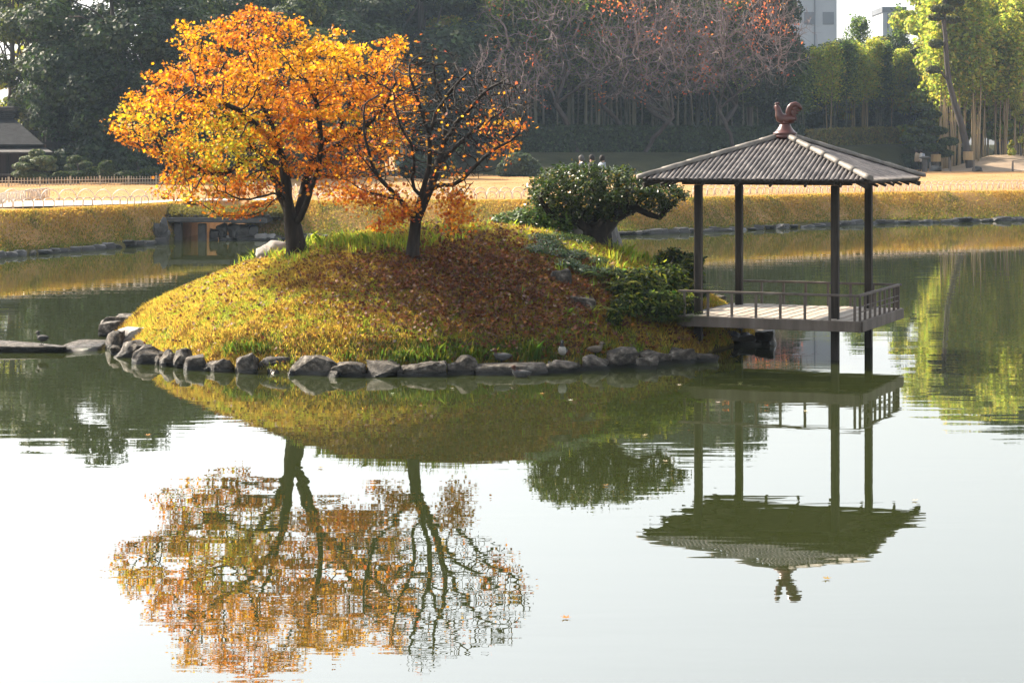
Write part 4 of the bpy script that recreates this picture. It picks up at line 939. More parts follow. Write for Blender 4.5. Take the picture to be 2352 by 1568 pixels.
# ------------------------------------------------------------------ thatched house
HD = 103.0
hs = empty('thatched_house', P(-60, 412, HD), label='dark house with a steep grey thatched roof at the left edge', cat='house'); h0 = np.array(hs.location)
def hp_(u, v, D): return P(u, v, D)-h0
eL, eR = -330, 101; zE = 332; Df, Db_ = HD-1, HD+8
mb = MB().add([hp_(eL, zE, Df), hp_(eR, zE, Df), hp_(eR-2, zE, Df+9), hp_(eL, zE, Df+9), hp_(-250, 268, HD+3.5), hp_(27, 268, HD+3.5),
               hp_(eL, zE+8, Df+.3), hp_(eR-6, zE+8, Df+.3), hp_(eR-8, zE+6, Df+8.7), hp_(eL, zE+6, Df+8.7)],
              [(0, 1, 5, 4), (1, 2, 5), (2, 3, 4, 5), (3, 0, 4), (0, 6, 7, 1), (1, 7, 8, 2), (6, 9, 8, 7), (2, 8, 9, 3), (3, 9, 6, 0)]).build('thatched_roof', M_thatch, hs)
mb = MB()
for k_ in range(5):
    a = hp_(-255, 272-k_*4.4, HD+3.1); b = hp_(30+k_ % 2*2, 268.5-k_*4.4, HD+3.1); MB().box((a[0], a[1], a[2]), (b[0]+.1, a[1]+.9-k_*.06, b[2]+.02)).build('ridge_course', M_thatch if k_ < 4 else M_stone_beam, hs, bevel=.03)
a = hp_(-260, 250, HD+3); MB().box((a[0], a[1], a[2]), (hp_(33, 250, HD+3)[0], a[1]+1.1, a[2]+.12)).build('ridge_cap', M_stone_beam, hs, bevel=.03)
mb = MB().add([hp_(eL, 349, Df-.8), hp_(121, 349, Df-.8), hp_(105, 340, Df+.4), hp_(eL, 340, Df+.4), hp_(eL, 352, Df-.8), hp_(121, 352, Df-.8), hp_(105, 349, Df+.4), hp_(eL, 349, Df+.4)],
              [(0, 1, 2, 3), (4, 7, 6, 5), (0, 4, 5, 1), (1, 5, 6, 2)]).build('lower_eave', M_stone_beam, hs)
a = hp_(eL, 412, HD); b = hp_(62, 345, HD); MB().box((a[0], a[1], a[2]-.5), (b[0], a[1]+6, b[2])).build('wall', M_wall, hs)
for u_ in (-40, 14, 58):
    a = hp_(u_, 412, HD-.1); MB().box((a[0], a[1], a[2]), (a[0]+.12, a[1]+.09, a[2]+1.4)).build('wall_post', M_wood_dark, hs)
a = hp_(-200, 404, HD-.7); b = hp_(70, 402, HD-.7); MB().box((a[0], a[1], a[2]), (b[0], a[1]+.6, a[2]+.1)).build('veranda', M_wood_grey, hs)

# tall bamboo screen behind the shrubs
sf = empty('screen_fence', P(78, 355, 109), label='tall dark bamboo screen fence behind the shrubs on the left', cat='fence'); s0 = np.array(sf.location)
sl = MB().box((-.035, -.02, 0), (.035, .02, 2.6)).build('slat', M_wood_dark, sf); first = True
for u_ in np.arange(70, 400, 2.6):
    if rng.random() < .12: continue
    q = P(u_, 355, 109)-s0; o = sl if first else inst(sl, sf); first = False; o.location = (q[0], 0, -1.4); o.scale = (rng.uniform(.5, 1.0), 1, rng.uniform(.97, 1.02))
for u_ in range(75, 400, 50):
    q = P(u_, 355, 109)-s0; MB().box((q[0]-.09, -.12, -1.5), (q[0]+.09, -.03, 1.3)).build('fence_post', M_wood_dark, sf)
for z in (1.15, .55, 0.0): MB().box((-.3, -.16, z), (7.3, -.13, z+.1)).build('fence_rail', M_wood_dark, sf)

# ------------------------------------------------------------------ copper lantern shrine
LD = 128.0; ls = empty('copper_shrine', P(918, 406, LD), label='small shrine with green copper roof seen through the bare maple', cat='shrine'); l0 = np.array(ls.location)
mb = MB().add([P(884, 328, LD-.8)-l0, P(938, 328, LD-.8)-l0, P(942, 320, LD+.6)-l0, P(896, 318, LD+.6)-l0, P(884, 330.5, LD-.8)-l0, P(938, 330.5, LD-.8)-l0, P(942, 323, LD+.6)-l0, P(896, 321, LD+.6)-l0], [(0, 1, 2, 3), (7, 6, 5, 4), (0, 4, 5, 1), (1, 5, 6, 2), (2, 6, 7, 3), (3, 7, 4, 0)]).build('copper_roof', M_copper, ls)
for u_ in (892, 932):
    for D in (LD-.5, LD+.4): a = P(u_, 406, D)-l0; MB().box((a[0]-.05, a[1]-.05, -.1), (a[0]+.05, a[1]+.05, 2.1)).build('post', M_wood_grey, ls)
MB().lathe([(.1, .5), (.34, .6), (.3, .9), (.22, 1.25), (.3, 1.6), (.22, 1.85), (.05, 1.98)], 14).build('bell', M_copper, ls, smooth=True)
MB().box((-.75, -.6, -.1), (.7, .55, .35)).build('plinth', M_stone_beam, ls, bevel=.03)

# ------------------------------------------------------------------ people
M_black = surf_mat('black_cloth', [(0, (.012,.012,.014)), (1, (.03,.03,.035))], scale=6, bump=0); M_white = surf_mat('white_cloth', [(0, (.6,.6,.58)), (1, (.75,.74,.72))], scale=6, bump=0)
M_beige = surf_mat('beige_cloth', [(0, (.5,.4,.28)), (1, (.6,.5,.36))], scale=6, bump=0); M_skin = surf_mat('skin', [(0, (.5,.3,.22)), (1, (.6,.38,.28))], scale=6, bump=0)
M_hair = surf_mat('dark_hair', [(0, (.01,.008,.007)), (1, (.03,.022,.018))], scale=20, bump=.1); M_navy = surf_mat('navy_cloth', [(0, (.02,.03,.06)), (1, (.04,.05,.09))], scale=6, bump=0); M_bluegrey = surf_mat('pale_blue_cloth', [(0, (.4,.45,.55)), (1, (.5,.56,.66))], scale=6, bump=0)
def person(label, at, rz, top, bottom, h=1.6, skirt=False, hat=None, bend=0.0, bag=None):
    s = h/1.7; root = empty('person', at, rz, label=label, cat='person', group='visitors walking beyond the lawn'); root.scale = (s, s, s)
    # one continuous body grown over a skeleton of joints
    J = {'pel': (0, 0, .93), 'wst': (.01, 0, 1.08), 'chs': (.02+bend*.2, 0, 1.3), 'nck': (.03+bend*.35, 0, 1.46), 'hed': (.05+bend*.45, 0, 1.58),
         'hL': (0, .09, .9), 'kL': (.08, .1, .5), 'fL': (.04, .1, .07), 'tL': (.16, .11, .04), 'hR': (0, -.09, .9), 'kR': (-.02, -.1, .5), 'fR': (-.16, -.1, .08), 'tR': (-.05, -.11, .04),
         'sL': (.02+bend*.3, .17, 1.4), 'eL': (-.04, .22, 1.14), 'wL': (.08, .2, .93), 'nL': (.12, .2, .85), 'sR': (.02+bend*.3, -.17, 1.4), 'eR': (.0, -.22, 1.14), 'wR': (.13, -.18, .98), 'nR': (.17, -.17, .92)}
    names = list(J); E = [('pel','wst'),('wst','chs'),('chs','nck'),('nck','hed'),('pel','hL'),('hL','kL'),('kL','fL'),('fL','tL'),('pel','hR'),('hR','kR'),('kR','fR'),('fR','tR'),('chs','sL'),('sL','eL'),('eL','wL'),('wL','nL'),('chs','sR'),('sR','eR'),('eR','wR'),('wR','nR')]
    Rd = dict(pel=.14, wst=.12, chs=.14, nck=.055, hed=.095, hL=.095, kL=.06, fL=.045, tL=.035, hR=.095, kR=.06, fR=.045, tR=.035, sL=.07, eL=.045, wL=.032, nL=.04, sR=.07, eR=.045, wR=.032, nR=.04)
    me = bpy.data.meshes.new('body'); me.from_pydata([J[k] for k in names], [(names.index(a), names.index(b)) for a, b in E], [])
    o = bpy.data.objects.new('body', me); C.objects.link(o); o.parent = root; md = o.modifiers.new('skin', 'SKIN'); o.modifiers.new('sub', 'SUBSURF').levels = 1; o.modifiers['sub'].render_levels = 1
    for i_, k in enumerate(names): sv = me.skin_vertices[0].data[i_]; sv.radius = (Rd[k], Rd[k]*(.8 if k in ('chs', 'wst', 'pel') else 1)); sv.use_root = k == 'pel'
    me.materials.append(M_skin)
    dg = bpy.context.evaluated_depsgraph_get(); ev = bpy.data.meshes.new_from_object(o.evaluated_get(dg)); o.modifiers.clear(); o.data = ev
    ev.materials.clear()
    for m_ in (M_skin, top, bottom, M_hair): ev.materials.append(m_)
    mi = np.zeros(len(ev.polygons), dtype=np.int32)
    for i_, f in enumerate(ev.polygons):
        c = f.center; mi[i_] = 0 if c.z > 1.47 else 1 if c.z > .95 else 2
        if c.z < .12: mi[i_] = 3
        if abs(c.y) > .14 and .8 < c.z < .99: mi[i_] = 0
    ev.polygons.foreach_set('material_index', mi); ev.polygons.foreach_set('use_smooth', np.ones(len(mi), bool))
    hx = J['hed'][0]
    MB().tube([(hx-.03, 0, 1.5), (hx-.04, 0, 1.56), (hx-.02, 0, 1.64), (hx, 0, 1.72), (hx+.01, 0, 1.745)], [.05, .105, .118, .085, .02], 10).build('hair' if not hat else 'hat', M_hair if not hat else hat, root, smooth=True)
    MB().lathe([(.17, .78), (.185, .95), (.165, 1.15), (.16, 1.3), (.13, 1.41), (.06, 1.47)], 12, (.015+bend*.15, 0)).build('coat', top, root, smooth=True)
    if bag: MB().box((-.22, -.17, 1.05), (-.1, .17, 1.42)).build('backpack', bag, root, bevel=.03)
    return root
def pplace(u, v, D): return P(u, v, D)
pv = 165.0
def gp(u, D): x = (u-U0)/FPX*D; return (x, D, float(ground_z(x, D)))
person('person in beige jacket and dark trousers, left of the walking pair', gp(2106, 158), math.radians(150), M_beige, M_black, 1.68, bag=M_beige)
person('person in white coat and dark trousers, right of the walking pair', gp(2117, 157.5), math.radians(150), M_white, M_black, 1.66, bag=M_bluegrey)
person('person in a grey cap whose head shows above the broadleaf tree', gp(1337, 77), math.radians(170), M_navy, M_black, 1.64, hat=M_stone_beam)
person('person with long dark hair behind the broadleaf tree, middle of three', gp(1361, 78), math.radians(200), M_black, M_black, 1.66)
person('person in pale blue top behind the broadleaf tree, right of three', gp(1382, 77.5), math.radians(20), M_bluegrey, M_navy, 1.64)

# ------------------------------------------------------------------ trees behind the lawn
def crown_mesh(lobes, n, size, cols, wts, tmpl=CLUMP, flat=1.0, droop=0.0, up=.5, hue=.07, amt=.22):
    B = np.array(lobes, float); k = rng.choice(len(B), n, p=(B[:, 3]**2)/(B[:, 3]**2).sum()); d = rng.standard_normal((n, 3)); d /= np.linalg.norm(d, axis=1, keepdims=True)
    bump = np.array([1+.3*mnoise.noise(Vector(tuple(q*1.9+kk*5.3))) for q, kk in zip(d, k)]); rr = 1-.5*rng.random(n)**2
    cen = B[k, :3]+d*B[k, 3:4]*np.array([1, 1, flat])*(rr*bump)[:, None]; N = d+rng.normal(0, .5, (n, 3)); N[:, 2] += up
    V, F = leaves_np(cen, size*rng.uniform(.6, 1.3, n), tmpl, N, .3); lobe_t = rng.normal(0, .12, len(B))
    c = jitter(pick(cols, wts, n), n, amt, hue)*(1+lobe_t[k])[:, None]
    return V, F, c.clip(.004, .9)
def simple_trunk(h, r, limbs, mat, root, lean=0.0, nm='trunk', jag=.12):
    mb = MB(); pts = [np.array([lean*(t**1.3)+jag*math.sin(t*7), jag*math.cos(t*5)-jag, h*t]) for t in np.linspace(0, 1, 8)]
    pts[0][2] = -.3; mb.tube(pts, [r*(1.15-.75*t) for t in np.linspace(0, 1, 8)], 8)
    for q in limbs:
        s = pts[rng.integers(3, 7)]; e = np.array(q, float); m = (s+e)/2+np.array([0, 0, .3]); mb.tube([s, m, e], [r*.35, r*.22, r*.08], 5)
    return mb.build(nm, mat, root, smooth=True)
def evergreen(name, label, h, w, cols, wts, n, size, group, nl=38, base=.18, dome=True, flat=.8, lmat=None):
    root = empty(name, (0, 0, 0), label=label, cat='tree', group=group); lobes = []
    while len(lobes) < nl:
        t = rng.uniform(base, .97); prof = math.sqrt(max(0, 1-((t-.45)/.55)**2)) if dome else (1-t)**.7
        a = rng.uniform(0, 2*math.pi); rr = w/2*prof*rng.uniform(.45, .95); lr = w*rng.uniform(.09, .17)
        lobes.append((math.cos(a)*rr, math.sin(a)*rr, h*t, lr))
    V, F, c = crown_mesh(lobes, n, size, cols, wts, flat=flat); mesh_np('crown', V, F, lmat or L_tree, root, col=c, kind='stuff')
    simple_trunk(h*.85, .035*h*.6, [l[:3] for l in lobes[:12]], M_bark_far, root); return root
dkc = [[.03, .055, .022], [.045, .08, .028], [.07, .11, .035], [.02, .036, .016]]; mdc = [[.05, .08, .02], [.09, .13, .03], [.15, .18, .04], [.03, .05, .02]]
ltc = [[.42, .5, .08], [.6, .6, .1], [.26, .36, .07], [.7, .56, .12]]  # ltc: green foliage with yellow sunlight put into its colours
EV = [evergreen('evergreen_tree', 'x', 12, 9.5, dkc, [3, 4, 2, 2], 30000, .25, 'dark evergreens behind the lawn'),
      evergreen('evergreen_tree', 'x', 14, 7.5, dkc, [3, 4, 3, 2], 27000, .25, 'dark evergreens behind the lawn', nl=34),
      evergreen('evergreen_tree', 'x', 10, 8, mdc, [3, 3, 2, 2], 24000, .23, 'dark evergreens behind the lawn', nl=30, base=.1),
      evergreen('evergreen_tree', 'x', 14, 8, mdc, [3, 3, 2, 2], 13000, .23, 'dark evergreens behind the lawn', nl=20, base=.3)]
LT = [evergreen('light_tree', 'x', 12, 7, ltc, [3, 3, 3, 2], 18000, .24, 'sunlit yellow green trees', nl=30, base=.15, flat=.55, lmat=L_bamboo),
      evergreen('light_tree', 'x', 9, 6, ltc, [2, 4, 2, 3], 15000, .23, 'sunlit yellow green trees', nl=26, base=.1, flat=.5, lmat=L_bamboo)]
used = {}
def place(src, u, D, h0, h, rz=None, wx=1.0, label=None, group=None, z=None):
    """copy of a tree, h high (prototype h0), foot on the ground at column u, depth D"""
    s = h/h0; x = (u-U0)/FPX*D; zz = float(ground_z(x, D)) if z is None else z
    rz = rng.uniform(0, 6.28) if rz is None else rz
    if src.name not in used:
        used[src.name] = 1; src.location = (x, D, zz); src.rotation_euler = (0, 0, rz); src.scale = (s*wx, s*wx, s); r = src; src['label'] = label
        protos_keep[src.name] = src
    else: r = copy_tree(src, (x, D, zz), rz, (s*wx, s*wx, s), label)
    if group: r['group'] = group
    return r
protos_keep = {}
FG = 'evergreen trees of the far wood'
# left wood
place(EV[3], 20, 118, 14, 11.9, label='tall dark evergreen at the far left behind the thatched roof', group=FG)
place(EV[3], 110, 114, 14, 11.6, wx=1.05, label='tall narrow dark evergreen right of the thatched house', group=FG)
place(EV[0], 255, 108, 12, 11.2, wx=1.12, label='broad round dark evergreen left of the leafy maple', group=FG)
place(EV[0], 345, 112, 12, 11.0, wx=1.0, label='round dark evergreen whose top shows just left of the maple crown', group=FG)
place(EV[2], 180, 120, 10, 9.5, label='bushy evergreen in the gap left of the broad round one', group=FG)
place(EV[2], 445, 118, 10, 11.0, label='evergreen behind the left part of the orange crown', group=FG)
place(EV[0], 540, 120, 12, 10.6, label='low evergreen behind the middle of the orange crown', group=FG)
place(EV[2], 640, 122, 10, 11.3, label='evergreen behind the trunk of the leafy maple', group=FG)
place(LT[0], 70, 134, 12, 12.6, label='pale sunlit tree seen through gaps at the far left', group='sunlit trees of the far wood')
place(LT[1], 150, 132, 9, 10, label='pale sunlit tree in the gap beside the thatched roof', group='sunlit trees of the far wood')
place(LT[0], 620, 138, 12, 13.2, wx=1.3, label='thin pale yellow tree above the orange crown', group='sunlit trees of the far wood')
place(LT[1], 520, 136, 9, 12.0, wx=1.2, label='thin pale green tree at the top left of the orange crown', group='sunlit trees of the far wood')
# centre and right wood
for (u, D, h, k, wx, lab) in [(740, 140, 12.8, 0, 1.1, 'evergreen rising behind the right part of the orange crown'), (850, 146, 13.0, 1, 1.4, 'dark evergreen between the two maple crowns'), (960, 150, 17.0, 0, 1.1, 'broad evergreen behind the bare maple top'),
        (1080, 160, 18.0, 1, 1.4, 'tall dark evergreen right of the bare maple top'), (1200, 166, 17.5, 0, 1.1, 'dark evergreen behind the leftmost bare cherry'), (1330, 168, 18.5, 1, 1.4, 'dark evergreen behind the red leaved cherry'),
        (1460, 168, 17.8, 0, 1.1, 'dark evergreen above the broadleaf tree'), (1590, 168, 18.5, 1, 1.4, 'dark evergreen left of the clay rooster'), (1650, 166, 17.6, 0, 1.0, 'dark evergreen directly behind the clay rooster'),
        (1720, 162, 14.5, 0, .8, 'domed evergreen right of the rooster whose edge falls toward the tower'), (1255, 178, 19, 2, 1.3, 'evergreen in the second row left'), (1500, 180, 19, 2, 1.3, 'evergreen in the second row middle'), (1590, 182, 19, 2, 1.2, 'evergreen in the second row right'), (1020, 172, 19, 2, 1.3, 'evergreen in the second row behind the bare maple')]:
    place(EV[k], u, D, [12, 14, 10][k], h, wx=wx, label=lab, group=FG)
for (u, D, h, k, wx, lab) in [(1905, 186, 9.0, 0, .9, 'dark tree below the pale tower'), (1960, 190, 9.6, 2, 1.1, 'bushy tree in the low gap right of the tower'), (2030, 188, 9.6, 0, 1.0, 'dark tree under the low sky gap'), (2085, 192, 9.8, 2, 1.0, 'tree at the right end of the low sky gap'), (2300, 196, 21, 1, 1.3, 'dark tall tree behind the bamboo grove')]:
    place(EV[k], u, D, [12, 14, 10][k], h, wx=wx, label=lab, group=FG)
for (u, D, h, k, wx, lab) in [(2150, 184, 17.5, 0, .8, 'tall sunlit tree left of the leaning pine'), (2170, 188, 20, 0, 1.0, 'sunlit tree behind the leaning pine'), (2250, 186, 20, 0, 1.1, 'sunlit tree right of the leaning pine'), (2330, 182, 19, 0, 1.1, 'golden green tree in the top right corner'), (2190, 180, 11, 1, .9, 'small sunlit tree at the left edge of the bamboo'),
        (780, 152, 17.0, 0, 1.3, 'yellow green treetop above the orange crown'), (870, 156, 18, 1, 1.4, 'yellow green treetop at the upper middle'), (1870, 184, 8.6, 1, 1.2, 'sunlit treetop in front of the pale tower'), (1990, 196, 10.4, 1, 1.2, 'sunlit treetop in the low gap'), (2345, 168, 6.4, 1, .5, 'small fresh green tree at the right edge beside the sand mound'), (1600, 172, 19, 0, 1.2, 'yellow green treetop behind the bare cherries')]:
    place(LT[k], u, D, [12, 9][k], h, wx=wx, label=lab, group='sunlit trees of the far wood')

# bamboo: culm and drooping plumes
def bamboo(h, seed, cm, cols, wts, n):
    root = empty('bamboo', (0, 0, 0), label='x', cat='bamboo', group='x'); bend = rng.uniform(.8, 1.8); pts = []; 
    for t in np.linspace(0, 1, 10): pts.append(np.array([bend*t**3, .3*math.sin(t*2+seed), h*(t-.06*t**4)]))
    pts[0][2] = -.3; MB().tube(pts, [.075*(1-.85*t) for t in np.linspace(0, 1, 10)], 6).build('culm', cm, root, smooth=True)
    t = .45+.6*rng.random(n)**.8; i_ = (t.clip(0, 1)*9); c = np.array([[np.interp(q, range(10), [p[a] for p in pts]) for a in range(3)] for q in i_])
    spread = 1.0*(1.1-t)[:, None]+.35; k = rng.integers(0, 26, n); cc = rng.normal(0, 1, (26, 3)); cen = c+cc[k]*spread*np.array([.8, .8, .35])+rng.normal(0, .25, (n, 3)); cen[:, 2] -= .15*np.abs(rng.standard_normal(n))
    N = rng.normal(0, .7, (n, 3)); N[:, 2] += .7; V, F = leaves_np(cen, rng.uniform(.2, .42, n), QUAD, N, .4)
    mesh_np('leaves', V, F, L_bamboo, root, col=jitter(pick(cols, wts, n), n, .22, .06), kind='stuff'); return root
gc = [[.09, .15, .035], [.16, .24, .05], [.28, .34, .07], [.06, .1, .03]]; yc = [[.42, .52, .08], [.6, .62, .1], [.72, .58, .12], [.26, .36, .07]]  # yc: bamboo leaf colours with sunlight brightened into them
BB = [bamboo(13, i_, M_culm, gc, [3, 3, 2, 1], 1500) for i_ in range(3)]; BY = [bamboo(13, i_+9, M_culm_tan, yc, [3, 3, 2, 2], 1700) for i_ in range(2)]
for i_ in range(120):
    u = rng.uniform(1000, 1860); D = emb_D(u)+rng.uniform(18.5, 27); h = rng.uniform(11, 15) if u < 1700 else rng.uniform(9, 11) if u < 1770 else rng.uniform(6.5, 8.5)
    place(BB[i_ % 3], u, D, 13, h, label='slender bamboo in the shaded grove behind the long hedge', group='bamboo of the shaded grove')
for i_ in range(40):
    u = rng.uniform(1890, 2110); D = emb_D(u)+rng.uniform(18, 26); place(BY[i_ % 2] if i_ % 5 < 2 else BB[i_ % 3], u, D, 13, rng.uniform(7.5, 9.6), wx=1.1, label='bamboo below the low sky gap right of the rooster', group='bamboo below the low sky gap')  # yellow bamboo mixed in so the tops look sunlit
for i_ in range(56):
    u = rng.uniform(2165, 2380); D = rng.uniform(167, 182); place(BY[i_ % 2], u, D, 13, rng.uniform(12, 17.5), label='tan bamboo culm with golden green plumes behind the sand mound', group='bamboo of the sunlit grove on the right')
for (u, D, h, lab) in [(1950, 193, 12.6, 'feathery bamboo top against the sky right of the tower'), (1972, 194, 12.2, 'feathery bamboo top beside the first against the sky'), (2050, 193, 12.0, 'feathery bamboo top left of the sunlit tree'), (2075, 192, 13.4, 'tallest feathery bamboo top against the sky')]:
    place(BB[0], u, D, 13, h, wx=.8, label=lab, group='feathery bamboo tops in the sky gap')

# bare cherry trees with a few red leaves
def bare(seed, h, w, leafn, n_att=800):
    a = rng.uniform(-1, 1, (n_att*3, 3)); a = a[(np.linalg.norm(a, axis=1) < 1)]; a = a[a[:, 2] > -.75][:n_att]; A = a*np.array([w/2, w/2*.8, h*.36])+np.array([0, 0, h*.62])
    ln = [.12, -.2, .28][seed]; sd = [([np.array([0, 0, -.3]), np.array([h*ln*.3, 0, h*.1]), np.array([h*ln, .1, h*.24])], None)]
    for k in range(5):
        an = k*1.26+seed; sd.append(([sd[0][0][-1], np.array([math.cos(an)*w*.16, math.sin(an)*w*.12, h*.42]), np.array([math.cos(an)*w*.3, math.sin(an)*w*.22, h*.52+.06*h*math.sin(k*2.)])], 1))
    pos, par = grow(sd, A, .32, .5, 6, 70, .35, .03); r, kids = radii(pos, par, .013, 2.2, .14)
    root = empty('cherry_tree', (0, 0, 0), label='x', cat='tree', group='bare cherry trees before the shaded grove')
    V, F = wood_np(pos, par, r, r > .05, 6); mesh_np('trunk', V, F, M_bark_bare, root, smooth=True)
    V, F = wood_np(pos, par, r, r <= .05, 3); 
    # spray of fine twigs at every tip
    tips = np.where(r < .022)[0]; tips = tips[rng.random(len(tips)) < .9]; tv = []; 
    for t in tips:
        d = pos[t]-pos[max(par[t], 0)]; d /= np.linalg.norm(d)+1e-9
        for _ in range(1):
            e = d*.7+rng.normal(0, .35, 3); e[2] += .1; e *= rng.uniform(.5, 1.1)/np.linalg.norm(e); s_ = np.cross(e, [.2, .9, .1]); s_ /= np.linalg.norm(s_); tv += [pos[t]-s_*.008, pos[t]+s_*.008, pos[t]+e]
    nb = len(V); Vt = np.concatenate([V, np.array(tv)]); Ft = [list(f) for f in F.tolist()]+[[nb+3*i_, nb+3*i_+1, nb+3*i_+2] for i_ in range(len(tv)//3)]
    mesh_np('twigs', Vt, Ft, M_twig, root, kind='stuff')
    if leafn:
        cc = pos[rng.choice(tips, 14)]; k = rng.integers(0, 14, leafn); cen = cc[k]+rng.normal(0, .35, (leafn, 3)); V, F = leaves_np(cen, rng.uniform(.12, .22, leafn), OVAL, None, .3)
        mesh_np('leaves', V, F, L_maple, root, col=jitter(pick([[.7, .16, .06], [.6, .25, .08], [.5, .1, .05]], [3, 2, 1], leafn), leafn), kind='stuff')
    return root
BR = [bare(0, 10, 12, 420), bare(1, 9, 11, 220), bare(2, 11, 12, 160)]
for (u, D, k, h, wx, lab) in [(1330, 146, 0, 14.5, .95, 'tall bare cherry with red leaf clusters behind the broadleaf tree'), (1160, 140, 1, 8.6, .8, 'small pale bare cherry right of the bare maple'), (1480, 148, 1, 10.5, 1.0, 'spreading bare cherry left of the pavilion roof'), (1600, 152, 2, 14.5, .95, 'tall bare cherry above the left end of the pavilion roof'),
        (1690, 150, 0, 13.2, .8, 'bare cherry with orange leaves behind the clay rooster'), (1640, 156, 1, 15, .9, 'bare cherry whose top meets the frame left of the rooster'), (1460, 154, 2, 15.5, 1.0, 'tall bare cherry in the middle of the grove')]:
    place(BR[k], u, D, [10, 9, 11][k], h, wx=wx, label=lab, rz=[0, 2, 4, 1, 3, 5][int(u) % 6])

# ------------------------------------------------------------------ hedges, clipped shrubs, pines
def hedge(label, u0, u1, off, h, thick, n, cols, wts, mat=L_tree, size=.28, seg=None):
    us_ = np.linspace(u0, u1, 60); root_p = np.array([0, 0, 0.]); pts = []
    for u in us_:
        D = float(emb_D(u))+off; x = (u-U0)/FPX*D; pts.append((x, D, float(ground_z(x, D))))
    pts = np.array(pts); root_p = pts[0]; root = empty('hedge', root_p, label=label, cat='hedge'); rel = pts-root_p
    V = []; F = []
    for i_, p in enumerate(rel): V += [p+(0, .12, -.3), p+(0, .12, h-.12), p+(0, thick-.12, h-.12), p+(0, thick-.12, -.3)]
    for i_ in range(len(rel)-1):
        for k in range(4): F.append((i_*4+k, i_*4+(k+1) % 4, (i_+1)*4+(k+1) % 4, (i_+1)*4+k))
    F += [(0, 1, 2, 3), tuple(len(V)-4+k for k in (3, 2, 1, 0))]
    mesh_np('hedge_core', np.array(V), F, M_soil, root)
    t = rng.random(n)*(len(rel)-1); b = np.stack([np.interp(t, range(len(rel)), rel[:, a]) for a in range(3)], 1); q = rng.random(n); front = q < .6
    off_ = np.where(front[:, None], np.stack([np.zeros(n), rng.normal(0, .08, n), rng.random(n)*h], 1), np.stack([np.zeros(n), rng.random(n)*thick, h+rng.normal(0, .07, n)], 1))
    N = np.where(front[:, None], [0, -1, .2], [0, -.1, 1.])+rng.normal(0, .5, (n, 3)); V, F = leaves_np(b+off_, size*rng.uniform(.6, 1.2, n), CLUMP, N, .3)
    mesh_np('leaves', V, F, mat, root, col=jitter(pick(cols, wts, n), n, .2, .06), kind='stuff'); return root
hedge('long dark clipped hedge on the bank below the shaded grove', 935, 1845, 15.5, 1.75, 1.6, 26000, dkc, [3, 3, 1, 2])
hedge('lower sunlit clipped hedge right of the clay rooster', 1852, 2110, 15.5, 1.3, 1.4, 9000, [[.2, .2, .07], [.3, .24, .1], [.4, .36, .1], [.12, .14, .05]], [2, 3, 2, 1], L_bamboo)  # leaf colours warmed and brightened to paint in sunlight
hedge('dim clipped hedge along the back of the left garden', 120, 890, -700, 1, 1, 10, dkc, [1, 1, 1, 1]) if False else None
LSH = 'clipped shrubs behind the picket fence'
def clip(u, v, D, ru, rv, label, cols=mdc, n=2600, name='clipped_shrub', size=.17):
    return shrub(name, label, 'shrub', [blob(u, v, D, ru, rv)], n, size, CLUMP, cols, [3, 3, 1, 2], L_tree, up=.6, group=LSH, shell=.3, stem_mat=M_bark_far, stems=3)
clip(244, 390, 100.5, 17, 19, 'neat round clipped shrub standing tallest behind the picket fence'); clip(218, 398, 101, 14, 12, 'small rounded shrub left of the tall round one'); clip(180, 404, 100.5, 16, 9, 'low flat clipped shrub at the foot of the layered pine')
clip(140, 404, 100.2, 18, 8, 'low spreading shrub behind the fence left of the layered pine'); clip(290, 404, 101, 26, 10, 'wide low shrub right of the tall round one'); clip(345, 398, 102, 24, 14, 'grey green shrub half hidden by the lowest maple leaves')
def topiary(name, label, pads, D, trunk_pts, r, n, cols, wts, size=.16, group=None, wrap=None, mat=M_bark_far):
    b = P(*trunk_pts[0], D); root = empty(name, b, label=label, cat='pine tree', group=group)
    B = np.array([blob(u, v, D+rng.normal(0, .35), ru, rv, ru*D/FPX*.8) for u, v, ru, rv in pads]); B[:, :3] -= b
    k = rng.choice(len(B), n, p=(B[:, 3]*B[:, 4])/(B[:, 3]*B[:, 4]).sum()); d = rng.standard_normal((n, 3)); d /= np.linalg.norm(d, axis=1, keepdims=True)
    cen = B[k, :3]+d*B[k, 3:6]*(1-.4*rng.random(n)**2)[:, None]; N = d+rng.normal(0, .5, (n, 3)); N[:, 2] += .8; V, F = leaves_np(cen, size*rng.uniform(.6, 1.2, n), CLUMP, N, .3)
    mesh_np('needles', V, F, L_tree, root, col=jitter(pick(cols, wts, n), n, .2, .06), kind='stuff')
    tp = [P(u, v, D)-b for u, v in trunk_pts]; tp[0][2] -= .3; mb = MB().tube(tp, [r*(1.1-.7*i_/(len(tp)-1)) for i_ in range(len(tp))], 8)
    for q in B: mb.tube([tp[np.argmin([abs(t[2]-q[2]+.3) for t in tp])], (q[:3]+tp[len(tp)//2])/2*np.array([1, 1, 0])+np.array([0, 0, q[2]-.15]), q[:3]], [r*.4, r*.3, r*.15], 5)
    mb.build('trunk', mat, root, smooth=True)
    if wrap:
        a = P(wrap[0], wrap[1], D)-b; MB().tube([a-np.array([0, 0, wrap[2]]), a+np.array([0, 0, wrap[2]])], r*1.35, 10).build('straw_band', M_wrap, root, smooth=False)
    return root
pc = [[.09, .13, .05], [.14, .18, .07], [.2, .23, .09], [.05, .08, .03]]
